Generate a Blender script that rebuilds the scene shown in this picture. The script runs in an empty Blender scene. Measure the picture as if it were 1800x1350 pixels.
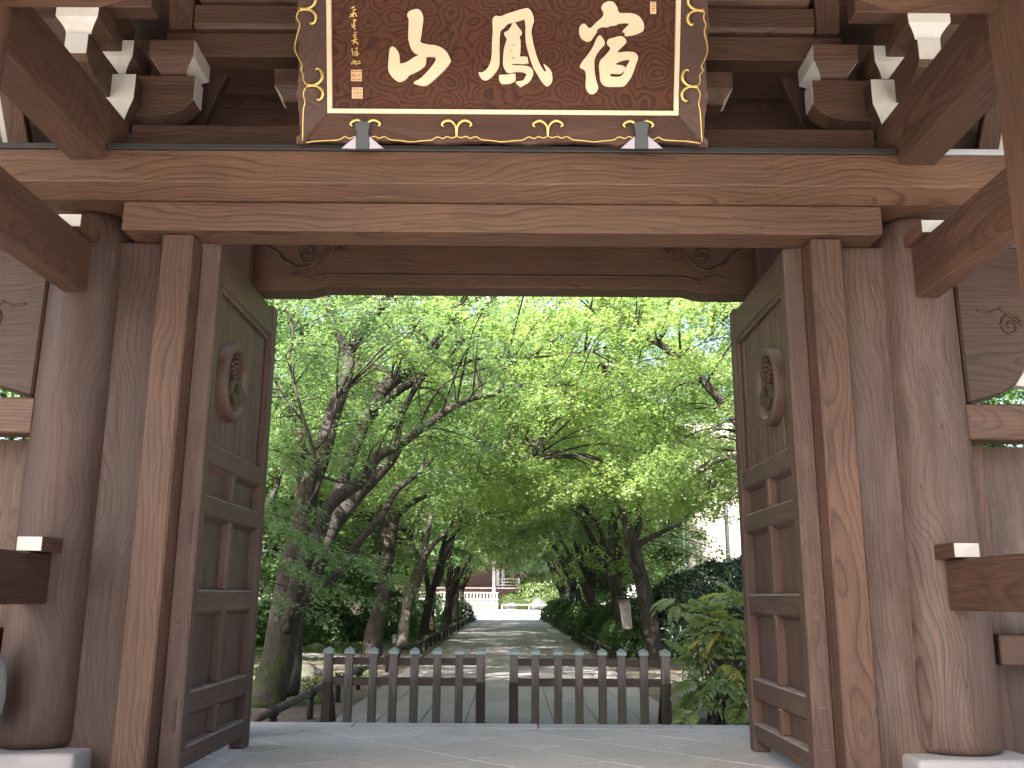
import bpy, bmesh, math, random
import numpy as np
from mathutils import Vector, Matrix, noise as mn
R_ = math.radians
PI = math.pi
S = bpy.context.scene
COL = S.collection
random.seed(7)

# ------------------------------------------------------------------ camera, light, exposure
F_PX, PITCH, ROLL, EYE = 1613.0, R_(13.03), R_(0.4), 1.5
cam_data = bpy.data.cameras.new('camera')
cam_data.sensor_width = 36.0
cam_data.lens = F_PX / 1800 * 36
cam_data.clip_end = 3000
cam = bpy.data.objects.new('camera', cam_data)
COL.objects.link(cam)
cam.matrix_world = Matrix.Translation((0, 0, EYE)) @ Matrix.Rotation(PI / 2 + PITCH, 4, 'X') @ Matrix.Rotation(ROLL, 4, 'Z')
S.camera = cam

SUN_EL, SUN_AZ = R_(48), R_(210)          # azimuth clockwise from +Y: the sun stands behind the camera, to the left
world = bpy.data.worlds.new('World')
S.world = world
world.use_nodes = True
wn = world.node_tree.nodes
wl = world.node_tree.links
wn.clear()
wo = wn.new('ShaderNodeOutputWorld'); wb = wn.new('ShaderNodeBackground'); ws = wn.new('ShaderNodeTexSky')
ws.sky_type = 'NISHITA'; ws.sun_disc = False; ws.sun_elevation = SUN_EL; ws.sun_rotation = SUN_AZ
ws.air_density = 1.0; ws.dust_density = 6.5; ws.ozone_density = 0.8
wb.inputs['Strength'].default_value = 0.15
wl.new(ws.outputs[0], wb.inputs['Color']); wl.new(wb.outputs[0], wo.inputs['Surface'])
sd = bpy.data.lights.new('sun', 'SUN'); sd.energy = 5.0; sd.angle = R_(0.55); sd.color = (1, .95, .87)
sun = bpy.data.objects.new('sun', sd); COL.objects.link(sun)
sdir = Vector((math.sin(SUN_AZ) * math.cos(SUN_EL), math.cos(SUN_AZ) * math.cos(SUN_EL), math.sin(SUN_EL)))
sun.rotation_euler = sdir.to_track_quat('Z', 'Y').to_euler()
sun.location = (-20, -10, 40)
S.view_settings.view_transform = 'Standard'
S.view_settings.look = 'None'
S.view_settings.gamma = 1
S.view_settings.use_curve_mapping = False
S.view_settings.exposure = 2.35
S.render.engine = 'CYCLES'
S.cycles.max_bounces = 7
S.cycles.diffuse_bounces = 5
S.cycles.glossy_bounces = 2
S.cycles.transmission_bounces = 5
S.cycles.transparent_max_bounces = 4
S.cycles.use_denoising = True
S.cycles.sample_clamp_indirect = 6
S.cycles.caustics_reflective = False
S.cycles.caustics_refractive = False

# unprojection of a picture position to the plane of a given distance, used to take measures off the photograph
_c, _s = math.cos(PITCH), math.sin(PITCH)
_F = Vector((0, _c, _s)); _U = Vector((0, -_s, _c)); _X = Vector((1, 0, 0))
_r = math.cos(ROLL) * _X + math.sin(ROLL) * _U
_u = -math.sin(ROLL) * _X + math.cos(ROLL) * _U
def ray(x, y): return F_PX * _F + (x - 900) * _r + (675 - y) * _u
def at(x, y, Y):
    d = ray(x, y); return Vector((0, 0, EYE)) + d * (Y / d.y)
def atz(x, y, z):
    d = ray(x, y); return Vector((0, 0, EYE)) + d * ((z - EYE) / d.z)
XG = -0.10            # middle axis of the gate
GZ = -0.15            # garden level, one step below the gate floor

# ------------------------------------------------------------------ node helpers / materials
class NT:
    def __init__(s, name):
        s.m = bpy.data.materials.new(name); s.m.use_nodes = True
        s.t = s.m.node_tree; s.t.nodes.clear()
        s.out = s.t.nodes.new('ShaderNodeOutputMaterial')
    def n(s, typ, **kw):
        nd = s.t.nodes.new('ShaderNode' + typ)
        for k, v in kw.items(): setattr(nd, k, v)
        return nd
    def link(s, a, b): s.t.links.new(a, b)
    def put(s, sock, v):
        if hasattr(v, 'links') or hasattr(v, 'is_output'): s.link(v, sock)
        else: sock.default_value = v
    def math(s, op, a, b=None, c=None, clamp=False):
        nd = s.n('Math', operation=op, use_clamp=clamp); s.put(nd.inputs[0], a)
        if b is not None: s.put(nd.inputs[1], b)
        if c is not None: s.put(nd.inputs[2], c)
        return nd.outputs[0]
    def vec(s, op, a, b=None):
        nd = s.n('VectorMath', operation=op); s.put(nd.inputs[0], a)
        if b is not None:
            s.put(nd.inputs[3 if op == 'SCALE' else 1], b)
        return nd.outputs[1 if op in ('LENGTH', 'DOT_PRODUCT') else 0]
    def mix(s, f, a, b, bt='MIX'):
        nd = s.n('Mix', data_type='RGBA', blend_type=bt); s.put(nd.inputs[0], f)
        s.put(nd.inputs[6], a if not isinstance(a, tuple) else (*a, 1)[:4]); s.put(nd.inputs[7], b if not isinstance(b, tuple) else (*b, 1)[:4])
        return nd.outputs[2]
    def noise(s, v, scale=5, detail=3, rough=.55, dist=0, color=False):
        nd = s.n('TexNoise'); s.put(nd.inputs['Vector'], v); nd.inputs['Scale'].default_value = scale
        nd.inputs['Detail'].default_value = detail; nd.inputs['Roughness'].default_value = rough; nd.inputs['Distortion'].default_value = dist
        return nd.outputs[1 if color else 0]
    def ramp(s, f, stops, interp='LINEAR'):
        nd = s.n('ValToRGB'); nd.color_ramp.interpolation = interp; e = nd.color_ramp.elements
        while len(e) < len(stops): e.new(.5)
        for i, (p, c) in enumerate(stops):
            e[i].position = p; c = (c, c, c) if not isinstance(c, tuple) else c; e[i].color = (*c, 1)
        s.put(nd.inputs[0], f); return nd.outputs[0]
    def mapr(s, v, a, b, c=0., d=1.):
        nd = s.n('MapRange'); s.put(nd.inputs[0], v)
        for i, q in enumerate((a, b, c, d)): nd.inputs[i + 1].default_value = q
        return nd.outputs[0]
    def obj(s, off=23.0):
        tc = s.n('TexCoord').outputs['Object']; r = s.n('ObjectInfo').outputs['Random']
        sc = s.vec('SCALE', (off, off * .61, off * .37), r)
        return s.vec('ADD', tc, sc), tc, r
    def bsdf(s, col, rough=.6, bump=None, bs=.3, bd=.01, spec=.5, metal=0., extra=None):
        b = s.n('BsdfPrincipled'); s.put(b.inputs['Base Color'], col if not isinstance(col, tuple) else (*col, 1)[:4])
        s.put(b.inputs['Roughness'], rough); b.inputs['Specular IOR Level'].default_value = spec; s.put(b.inputs['Metallic'], metal)
        if bump is not None:
            bn = s.n('Bump'); bn.inputs['Strength'].default_value = bs; bn.inputs['Distance'].default_value = bd
            s.put(bn.inputs['Height'], bump); s.link(bn.outputs[0], b.inputs['Normal'])
        s.link(b.outputs[0], s.out.inputs['Surface'])
        return s.m

M = {}
def wood(name, axis, light, line, freq=38, warp=.30, dust=0., contrast=1., pith=.28, rough=.55, blotch=.5, bloom=0., scallop=False):
    light = (light[0] * .64, light[1] * .62, light[2] * .62); line = (line[0] * .54, line[1] * .52, line[2] * .54)
    t = NT(name)
    p, tc, rnd = t.obj(31.0)
    sp = t.n('SeparateXYZ'); t.link(tc, sp.inputs[0])
    o = [sp.outputs[0], sp.outputs[1], sp.outputs[2]]
    order = {'x': (1, 2, 0), 'y': (0, 2, 1), 'z': (0, 1, 2)}[axis]
    cb = t.n('CombineXYZ')
    for i, k in enumerate(order): t.link(o[k], cb.inputs[i])
    q = cb.outputs[0]
    rv = t.vec('SCALE', (37., 11., 53.), rnd)
    qs = t.vec('ADD', q, rv)
    w1 = t.vec('SUBTRACT', t.noise(t.vec('MULTIPLY', qs, (.95, .95, .62)), 1.0, 1.5, .5, color=True), (.5, .5, .5))
    w2 = t.vec('SUBTRACT', t.noise(t.vec('MULTIPLY', qs, (5., 5., 1.9)), 1.0, 2, .5, color=True), (.5, .5, .5))
    cr = t.vec('ADD', q, t.vec('ADD', t.vec('SCALE', w1, warp * 2.0), t.vec('SCALE', w2, .055 if not scallop else .22)))
    s2 = t.n('SeparateXYZ'); t.link(cr, s2.inputs[0])
    offx = t.math('MULTIPLY_ADD', rnd, .5, pith - .25)
    x = t.math('ADD', t.math('MULTIPLY_ADD', s2.outputs[2], .05, s2.outputs[0]), offx)
    y = t.math('ADD', s2.outputs[1], t.math('MULTIPLY_ADD', rnd, -.5, pith + .1))
    rad = t.math('SQRT', t.math('ADD', t.math('MULTIPLY', x, x), t.math('MULTIPLY', y, y)))
    r1 = t.n('TexNoise', noise_dimensions='1D'); t.put(r1.inputs['W'], rad); r1.inputs['Scale'].default_value = 9.; r1.inputs['Detail'].default_value = 2.
    rad = t.math('MULTIPLY_ADD', r1.outputs[0], .085, rad)
    fr = t.math('FRACT', t.math('MULTIPLY', rad, freq))
    ln = t.ramp(fr, [(0, .55), (.10, 0.), (.50, .10), (.80, .38), (.93, 1.), (1., .8)])
    amp = t.mapr(t.noise(t.vec('MULTIPLY', qs, (2, 2, .7)), 1.0, 2), .3, .65, .55, 1.)
    ln = t.math('MULTIPLY', ln, amp)
    fib = t.noise(t.vec('MULTIPLY', qs, (95., 95., 2.4)), 1.0, 3, .6)
    pore = t.mapr(t.noise(t.vec('MULTIPLY', qs, (210., 210., 9.)), 1.0, 1), .58, .72)
    fr2 = t.math('FRACT', t.math('MULTIPLY', rad, freq * 3.7))
    f = t.math('ADD', t.math('MULTIPLY', ln, .95 * contrast), t.math('MULTIPLY', t.math('MULTIPLY', fr2, fr2), .16), clamp=True)
    col = t.mix(f, light, line)
    col = t.mix(t.mapr(fib, .3, .75, 0., .52), col, tuple(c * .52 for c in line))
    big = t.noise(t.vec('MULTIPLY', qs, (1.3, 1.3, .5)), 1.0, 4, .6)
    col = t.mix(t.mapr(big, .42, .66, 0., min(1., blotch * 1.3)), col, tuple(c * .48 for c in light))
    col = t.mix(t.mapr(big, .46, .25, 0., .38), col, (light[0] * 1.45, light[1] * 1.38, light[2] * 1.32))
    # per piece tint
    col = t.mix(t.mapr(rnd, 0, 1, 0., .28), col, (light[0] * .62, light[1] * .6, light[2] * .66))
    # drying cracks along the grain and dark drip stains
    ck = t.noise(t.vec('MULTIPLY', qs, (11., 11., .42)), 1.0, 2, .5)
    ck = t.math('MULTIPLY', t.mapr(t.math('ABSOLUTE', t.math('SUBTRACT', ck, .5)), .0035, .001), t.mapr(big, .44, .54))
    st = t.mapr(t.noise(t.vec('MULTIPLY', qs, (5.5, 5.5, .55)), 1.0, 5, .65), .55, .70, 0., .55)
    col = t.mix(st, col, tuple(c * .95 for c in line)); col = t.mix(t.math('MULTIPLY', ck, .85), col, (.008, .005, .004))
    # pale worn streaks and scratches
    scr = t.noise(t.vec('MULTIPLY', qs, (46., 46., 1.1)), 1.0, 4, .7)
    wear = t.mapr(t.noise(t.vec('MULTIPLY', qs, (2.2, 2.2, .9)), 1.0, 3), .5, .72)
    sc = t.math('MULTIPLY', t.mapr(scr, .62, .75), wear)
    col = t.mix(t.math('MULTIPLY', sc, .55), col, (.24, .19, .155))
    if bloom:
        bl = t.mapr(t.noise(t.vec('MULTIPLY', qs, (3.2, 3.2, .8)), 1.0, 4, .65), .52, .74, 0., bloom)
        col = t.mix(bl, col, (.19, .16, .145))
    if dust:
        g = t.n('NewGeometry'); sn = t.n('SeparateXYZ'); t.link(g.outputs['Normal'], sn.inputs[0])
        d = t.math('MULTIPLY', t.mapr(sn.outputs[2], .35, .9), t.mapr(t.noise(qs, 7., 3), .3, .6, .5, 1.))
        col = t.mix(t.math('MULTIPLY', d, dust), col, (.27, .25, .245))
    h = t.math('SUBTRACT', t.math('SUBTRACT', t.math('MULTIPLY', fib, .5), ck), t.math('ADD', t.math('MULTIPLY', ln, .5), t.math('MULTIPLY', pore, .3)))
    rg = t.mapr(fib, .3, .7, rough - .08, rough + .12)
    M[name] = t.bsdf(col, rg, h, .22, .003, spec=.35)

RED, LN = (.160, .088, .058), (.045, .022, .015)
for ax in 'xyz':
    wood('wood_' + ax, ax, RED, LN, freq=26, warp=.28)
    wood('door_wood_' + ax, ax, (.150, .094, .072), (.06, .034, .026), freq=48, warp=.12, dust=.85, bloom=.18, blotch=.55)
    wood('dark_wood_' + ax, ax, (.095, .053, .035), (.034, .017, .012), freq=30, warp=.2)
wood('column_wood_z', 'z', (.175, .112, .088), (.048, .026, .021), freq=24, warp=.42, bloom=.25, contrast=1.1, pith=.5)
wood('column_shaded_z', 'z', (.098, .055, .043), (.026, .014, .011), freq=24, warp=.42, bloom=.08, contrast=1.15, pith=.5)  # darker copy of the column wood, shade of the left side put into colour
wood('beam_wood_x', 'x', (.200, .110, .068), (.058, .027, .017), freq=24, warp=.34, contrast=1.05, pith=.32)
def panel_mat():
    t = NT('panel_wood_x'); p, tc, rnd = t.obj(3)
    w = t.vec('SUBTRACT', t.noise(tc, 2.6, 3, .55, color=True), (.5, .5, .5))
    q = t.vec('ADD', t.vec('MULTIPLY', tc, (1., 1., 1.35)), t.vec('SCALE', w, .30))
    v = t.n('TexVoronoi', feature='SMOOTH_F1'); v.inputs['Scale'].default_value = 3.4; v.inputs['Smoothness'].default_value = .25; t.link(q, v.inputs['Vector'])
    r = t.math('FRACT', t.math('MULTIPLY', v.outputs['Distance'], 6.5))
    ln = t.ramp(r, [(0, .3), (.25, 0.), (.7, .45), (.92, 1.), (1., .6)])
    fib = t.noise(t.vec('MULTIPLY', tc, (4., 90., 90.)), 1., 3)
    c = t.mix(ln, (.080, .028, .015), (.024, .008, .004)); c = t.mix(t.mapr(fib, .3, .7, 0., .35), c, (.04, .016, .01))
    M['panel_wood_x'] = t.bsdf(c, .55, t.math('SUBTRACT', fib, ln), .4, .004, spec=.18)
wood('frame_wood_x', 'x', (.125, .062, .042), (.07, .032, .024), freq=44, warp=.3, rough=.5)
wood('frame_wood_z', 'z', (.125, .062, .042), (.07, .032, .024), freq=44, warp=.3, rough=.5)
panel_mat()
wood('notice_wood', 'z', (.8, .74, .74), (.4, .37, .36), freq=60, warp=.05, bloom=.3, rough=.8)
wood('board_grey_z', 'z', (.12, .076, .056), (.07, .05, .042), freq=50, warp=.15, bloom=.4)
wood('fence_wood_z', 'z', (.27, .245, .24), (.14, .125, .12), freq=70, warp=.08, bloom=.5, rough=.75)
wood('fence_wood_x', 'x', (.10, .078, .068), (.05, .04, .036), freq=70, warp=.08, bloom=.3, rough=.75)
def post_mat():
    # weathered grey posts, damp and green black towards the foot with a ragged edge
    m_ = M['fence_wood_z'].copy(); m_.name = 'picket_wood'; nt = m_.node_tree
    b = next(n for n in nt.nodes if n.type == 'BSDF_PRINCIPLED'); src = b.inputs['Base Color'].links[0].from_socket
    g = nt.nodes.new('ShaderNodeNewGeometry'); sp = nt.nodes.new('ShaderNodeSeparateXYZ'); nt.links.new(g.outputs['Position'], sp.inputs[0])
    mp = nt.nodes.new('ShaderNodeVectorMath'); mp.operation = 'MULTIPLY'; mp.inputs[1].default_value = (9, 9, 1.2); nt.links.new(g.outputs['Position'], mp.inputs[0])
    nz = nt.nodes.new('ShaderNodeTexNoise'); nt.links.new(mp.outputs[0], nz.inputs['Vector']); nz.inputs['Scale'].default_value = 1.4; nz.inputs['Detail'].default_value = 4
    ad = nt.nodes.new('ShaderNodeMath'); ad.operation = 'MULTIPLY_ADD'; ad.inputs[1].default_value = .9; nt.links.new(nz.outputs[0], ad.inputs[0]); nt.links.new(sp.outputs[2], ad.inputs[2])
    mr = nt.nodes.new('ShaderNodeMapRange'); nt.links.new(ad.outputs[0], mr.inputs[0])
    for i, v in enumerate((1.05, .78, 0, .8)): mr.inputs[i + 1].default_value = v
    mx = nt.nodes.new('ShaderNodeMix'); mx.data_type = 'RGBA'; nt.links.new(mr.outputs[0], mx.inputs[0]); nt.links.new(src, mx.inputs[6]); mx.inputs[7].default_value = (.035, .036, .028, 1)
    nt.links.new(mx.outputs[2], b.inputs['Base Color']); M['picket_wood'] = m_
post_mat()
wood('char_wood_z', 'z', (.045, .038, .035), (.02, .017, .016), freq=70, warp=.08, bloom=.18, rough=.8)
wood('log_wood_y', 'y', (.17, .145, .12), (.08, .065, .055), freq=60, warp=.1, bloom=.4, rough=.8)

def simple(name, col, rough=.6, var=.25, scale=8., metal=0., bs=.15, bd=.005, spec=.5, dirt=None):
    t = NT(name); p, tc, rnd = t.obj()
    nz = t.noise(p, scale, 5, .65)
    c = t.mix(t.mapr(nz, .3, .7, 0., var), col, tuple(v * .55 for v in col))
    if dirt:
        d = t.mapr(t.noise(p, scale * .35, 5, .7), .48, .7, 0., dirt[1]); c = t.mix(d, c, dirt[0])
    M[name] = t.bsdf(c, rough, t.noise(p, scale * 6, 3), bs, bd, metal=metal, spec=spec)
simple('white_paint', (.46, .45, .43), .6, .16, 6, dirt=((.24, .19, .155), .5), bs=.15)
simple('gold', (.55, .37, .22), .34, .12, 30, metal=.35, bs=.2, bd=.001)
simple('gold_leaf', (.60, .47, .33), .46, .05, 14, metal=.1, bs=.1, bd=.001)
simple('gold_edge', (.60, .42, .15), .34, .35, 40, metal=.75, bs=.2, bd=.001)
simple('seal_red', (.30, .10, .055), .5, .4, 60)
simple('black_iron', (.035, .04, .048), .42, .3, 14, metal=.4)
simple('silver_metal', (.22, .21, .25), .35, .3, 20, metal=.7)
simple('copper_green', (.20, .255, .25), .5, .4, 12, metal=.5)
simple('dark_copper', (.035, .033, .034), .5, .4, 6, metal=.3)
simple('rope_black', (.02, .02, .022), .8, .3, 60)
simple('stone_grey', (.33, .335, .345), .8, .35, 14, bs=.4, bd=.004, dirt=((.2, .19, .17), .5))
simple('granite', (.25, .25, .26), .75, .3, 60, bs=.3, bd=.003)
simple('far_rock', (.07, .068, .07), .9, .5, 3)
simple('far_stone', (.11, .108, .105), .85, .3, 3)
simple('boulder', (.15, .14, .125), .9, .6, 3, bs=.8, bd=.03, dirt=((.08, .1, .05), .6))
simple('plaster_beige', (.46, .42, .33), .85, .2, 1.2, dirt=((.28, .26, .22), .35))
simple('concrete_wall', (.36, .33, .30), .85, .3, 1.2, dirt=((.2, .18, .16), .5))
simple('white_wall', (.72, .71, .72), .7, .1, .7)
simple('temple_red', (.07, .030, .024), .6, .3, 4)
simple('temple_pale', (.34, .31, .295), .7, .2, 3)
simple('roof_tile', (.13, .14, .15), .45, .4, 8)
simple('glass_dark', (.03, .035, .04), .15, .2, 2)
simple('steel_pole', (.42, .45, .48), .4, .2, 10, metal=.5)
simple('dark_board', (.06, .035, .025), .8, .4, 4)  # plain dark brown
simple('ink', (.02, .02, .022), .8, .1, 40)

def bark(name, col, moss):
    t = NT(name); p, tc, rnd = t.obj()
    ps = t.vec('MULTIPLY', p, (1., 1., .28))
    n1 = t.noise(ps, 22, 5, .7); n2 = t.noise(p, 2.2, 4, .6)
    c = t.mix(t.mapr(n1, .35, .65), tuple(v * .42 for v in col), col)
    c = t.mix(t.mapr(n2, .52, .70, 0., .75), c, tuple(v * 1.9 for v in col))
    if moss:
        sp = t.n('SeparateXYZ'); t.link(tc, sp.inputs[0])
        mz = t.math('MULTIPLY', t.math('MULTIPLY', t.mapr(t.noise(p, 3.5, 5, .7), .40, .60), moss), t.mapr(sp.outputs[2], -2.6, -3.4))
        c = t.mix(mz, c, (.045, .065, .018))
    M[name] = t.bsdf(c, .9, t.math('ADD', n1, t.math('MULTIPLY', t.noise(ps, 7, 3, .6), 1.6)), 1., .045, spec=.15)
bark('bark', (.062, .054, .049), 0)
bark('bark_mossy', (.062, .054, .048), .8)
bark('bark_sunlit', (.15, .13, .115), .2)  # lighter copy of the bark, sunlight put into its colour

def leafmat(name, c1, c2, trans, tr=.5, rough=.45, yellow=None, spec=.4):
    t = NT(name)
    g = t.n('NewGeometry'); ri = g.outputs['Random Per Island']; ob = t.n('ObjectInfo').outputs['Random']
    p, tc, rnd = t.obj()
    big = t.noise(p, .55, 3, .6)
    col = t.mix(ri, c1, c2)
    col = t.mix(t.mapr(big, .35, .65, 0., .5), col, tuple(v * .7 for v in c1))
    tcol = t.mix(ri, trans, tuple(v * .72 for v in trans))
    if yellow:
        yy = t.mapr(ri, 1 - yellow[1], 1 - yellow[1] + .02); col = t.mix(yy, col, yellow[0]); tcol = t.mix(yy, tcol, tuple(min(1, v * 1.5) for v in yellow[0]))
    b = t.n('BsdfPrincipled'); t.put(b.inputs['Base Color'], col); b.inputs['Roughness'].default_value = rough; b.inputs['Specular IOR Level'].default_value = spec
    tl = t.n('BsdfTranslucent'); t.link(tcol, tl.inputs[0])
    mx = t.n('MixShader'); mx.inputs[0].default_value = tr
    t.link(b.outputs[0], mx.inputs[1]); t.link(tl.outputs[0], mx.inputs[2]); t.link(mx.outputs[0], t.out.inputs['Surface'])
    M[name] = t.m
leafmat('leaf_maple', (.13, .20, .07), (.24, .33, .13), (.38, .57, .15), .48, yellow=((.30, .30, .06), .06))
leafmat('leaf_maple_cool', (.11, .185, .09), (.19, .29, .14), (.30, .48, .15), .45)
leafmat('leaf_dark', (.035, .08, .026), (.06, .11, .035), (.09, .19, .035), .38)
leafmat('leaf_hedge', (.018, .045, .024), (.035, .07, .035), (.03, .06, .02), .15, rough=.3, spec=.5)
leafmat('leaf_mahonia', (.14, .22, .12), (.30, .38, .16), (.42, .52, .10), .35, rough=.25, spec=.6)
leafmat('leaf_yellow', (.38, .38, .10), (.26, .34, .08), (.45, .48, .08), .4, rough=.35)
leafmat('leaf_clipped', (.05, .09, .02), (.08, .12, .03), (.10, .16, .03), .3)
leafmat('leaf_grass', (.05, .10, .02), (.08, .13, .03), (.12, .2, .03), .35)
leafmat('petal_pink', (.75, .12, .28), (.8, .3, .4), (.7, .15, .3), .3)
leafmat('leaf_litter', (.16, .10, .05), (.28, .17, .06), (.1, .07, .03), .1, rough=.8)

def ground_mats():
    t = NT('soil'); p, tc, rnd = t.obj(0)
    v = t.n('TexVoronoi'); v.inputs['Scale'].default_value = 42; t.link(tc, v.inputs['Vector'])
    n1 = t.noise(tc, 1.1, 5, .65); n2 = t.noise(tc, 30, 4, .7)
    c = t.mix(v.outputs['Color'], (.045, .04, .037), (.20, .18, .165))
    c = t.mix(t.mapr(n1, .42, .62), c, (.085, .07, .06))
    c = t.mix(t.mapr(n2, .60, .72), c, (.30, .26, .22))
    c = t.mix(t.mapr(t.noise(tc, .5, 4, .6), .55, .68, 0., .75), c, (.035, .055, .018))
    M['soil'] = t.bsdf(c, .95, t.math('ADD', v.outputs['Distance'], n2), .7, .02, spec=.2)
    t = NT('plaza_gravel'); p, tc, rnd = t.obj(0)
    c = t.mix(t.noise(tc, 1.5, 5, .7), (.60, .58, .58), (.76, .74, .74)); M['plaza_gravel'] = t.bsdf(c, .9, t.noise(tc, 80, 2), .4, .005)
    t = NT('street_paving'); p, tc, rnd = t.obj(0)
    c = t.mix(t.noise(tc, 2.5, 5, .7), (.48, .45, .40), (.6, .56, .5)); M['street_paving'] = t.bsdf(c, .85, t.noise(tc, 40, 2), .3, .005)
    t = NT('joint_mortar'); p, tc, rnd = t.obj(0)
    M['joint_mortar'] = t.bsdf(t.mix(t.noise(tc, 12, 3), (.06, .058, .055), (.11, .105, .10)), .95, t.noise(tc, 60, 2), .5, .004)
    for nm, a, b, rr in (('floor_tile', (.335, .325, .33), (.43, .415, .415), .6), ('path_slab', (.175, .165, .172), (.235, .222, .228), .7)):
        t = NT(nm); p, tc, rnd = t.obj(40)
        sp1 = t.noise(p, 120, 2, .6); bl = t.noise(p, 1.7, 5, .65); ml = t.noise(p, 9, 4, .7)
        c = t.mix(t.mapr(bl, .3, .7), a, b)
        c = t.mix(t.mapr(sp1, .45, .65, 0., .35), c, tuple(v * .6 for v in a))
        c = t.mix(t.mapr(ml, .56, .72, 0., .45), c, tuple(v * 1.35 for v in b))
        c = t.mix(t.mapr(rnd, 0, 1, 0., .35), c, tuple(v * .70 for v in a)); c = t.mix(t.mapr(t.noise(tc, 3.1, 5, .75), .56, .72, 0., .4), c, (a[0] * .5, a[1] * .48, a[2] * .44))
        M[nm] = t.bsdf(c, t.mapr(bl, .3, .7, rr - .1, rr + .15), sp1, .35, .003, spec=.4)
ground_mats()

# ------------------------------------------------------------------ object helpers
WL = {}
def tag(o, label=None, cat=None, group=None, kind=None):
    if label: o['label'] = label
    if cat: o['category'] = cat
    if group: o['group'] = group
    if kind: o['kind'] = kind
    return o
def empty(name, loc, label=None, cat=None, group=None, rz=0):
    o = bpy.data.objects.new(name, None); o.empty_display_size = .3
    o.location = loc; o.rotation_euler = (0, 0, rz); COL.objects.link(o); WL[o.name] = Vector(loc)
    return tag(o, label, cat, group)
def place(name, me, mat, parent=None, mats=None):
    for m_ in (mats or [mat]): me.materials.append(M[m_])
    o = bpy.data.objects.new(name, me); COL.objects.link(o)
    n = len(me.vertices); a = np.empty(n * 3, 'f'); me.vertices.foreach_get('co', a); a = a.reshape(-1, 3)
    c = (a.max(0) + a.min(0)) / 2; a -= c; me.vertices.foreach_set('co', a.ravel()); me.update()
    c = Vector([float(v) for v in c]); WL[o.name] = c
    if parent is not None:
        o.parent = parent; o.location = c - WL[parent.name]
    else: o.location = c
    return o
class MB:
    def __init__(s): s.v = []; s.f = []; s.mi = []
    def add(s, vs, fs, mi=0):
        b = len(s.v); s.v += [tuple(v) for v in vs]; s.f += [tuple(b + i for i in f) for f in fs]; s.mi += [mi] * len(fs); return s
    def box(s, x0, x1, y0, y1, z0, z1, mi=0):
        if x0 > x1: x0, x1 = x1, x0
        return s.add([(x0, y0, z0), (x1, y0, z0), (x1, y1, z0), (x0, y1, z0), (x0, y0, z1), (x1, y0, z1), (x1, y1, z1), (x0, y1, z1)],
                     [(0, 3, 2, 1), (4, 5, 6, 7), (0, 1, 5, 4), (1, 2, 6, 5), (2, 3, 7, 6), (3, 0, 4, 7)], mi)
    def prism(s, poly, d, mi=0):          # polygon of 3-D points pushed along vector d
        n = len(poly); d = Vector(d); P = [Vector(p) for p in poly]
        s.add(P + [p + d for p in P], [tuple(range(n)), tuple(range(2 * n - 1, n - 1, -1))] + [(i, i + n, (i + 1) % n + n, (i + 1) % n) for i in range(n)], mi); return s
    def tube(s, pts, rad, n=8, cap=True, mi=0, squash=None):
        pts = [Vector(p) for p in pts]; vs = []; fs = []; up = Vector((0, 0, 1)); last = None
        for i, p in enumerate(pts):
            t = (pts[min(i + 1, len(pts) - 1)] - pts[max(i - 1, 0)]).normalized()
            if last is None:
                a = t.cross(up if abs(t.z) < .9 else Vector((1, 0, 0))).normalized()
            else: a = (last - t * last.dot(t)).normalized()
            last = a; b = t.cross(a); r = rad[i] if hasattr(rad, '__len__') else rad
            for k in range(n):
                an = 2 * PI * k / n; vs.append(p + a * (math.cos(an) * r) + b * (math.sin(an) * r))
        for i in range(len(pts) - 1):
            for k in range(n):
                fs.append((i * n + k, i * n + (k + 1) % n, (i + 1) * n + (k + 1) % n, (i + 1) * n + k))
        if cap: fs += [tuple(range(n - 1, -1, -1)), tuple((len(pts) - 1) * n + k for k in range(n))]
        return s.add(vs, fs, mi)
    def mesh(s, name, bevel=0, smooth=False, seg=1):
        me = bpy.data.meshes.new(name); me.from_pydata(s.v, [], s.f)
        me.polygons.foreach_set('material_index', s.mi)
        bm = bmesh.new(); bm.from_mesh(me); bmesh.ops.recalc_face_normals(bm, faces=bm.faces)
        if bevel:
            ed = [e for e in bm.edges if len(e.link_faces) == 2 and e.calc_face_angle(0) > .5]
            bmesh.ops.bevel(bm, geom=ed, offset=bevel, segments=seg, affect='EDGES', profile=.6, clamp_overlap=True)
        bm.to_mesh(me); bm.free()
        if smooth: me.polygons.foreach_set('use_smooth', [True] * len(me.polygons))
        return me
    def make(s, name, mat, parent=None, bevel=0, smooth=False, seg=1, mats=None):
        return place(name, s.mesh(name, bevel, smooth, seg), mat, parent, mats)
def bx(name, mat, parent, x0, x1, y0, y1, z0, z1, bevel=.012):
    return MB().box(x0, x1, y0, y1, z0, z1).make(name, mat, parent, bevel)
def smoothpath(pts, per=4):
    pts = [Vector(p) for p in pts]; out = []
    for i in range(len(pts) - 1):
        p0, p1, p2, p3 = pts[max(i - 1, 0)], pts[i], pts[i + 1], pts[min(i + 2, len(pts) - 1)]
        for k in range(per):
            t = k / per
            out.append(.5 * ((2 * p1) + (p2 - p0) * t + (2 * p0 - 5 * p1 + 4 * p2 - p3) * t * t + (3 * p1 - p0 - 3 * p2 + p3) * t ** 3))
    out.append(pts[-1]); return out

# ================================================================== SETTING
def sheet(name, x0, x1, y0, y1, z, mat, n=1):
    b = MB(); b.add([(x0, y0, z), (x1, y0, z), (x1, y1, z), (x0, y1, z)], [(0, 1, 2, 3)])
    o = b.make(name, mat); return tag(o, kind='structure')
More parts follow.
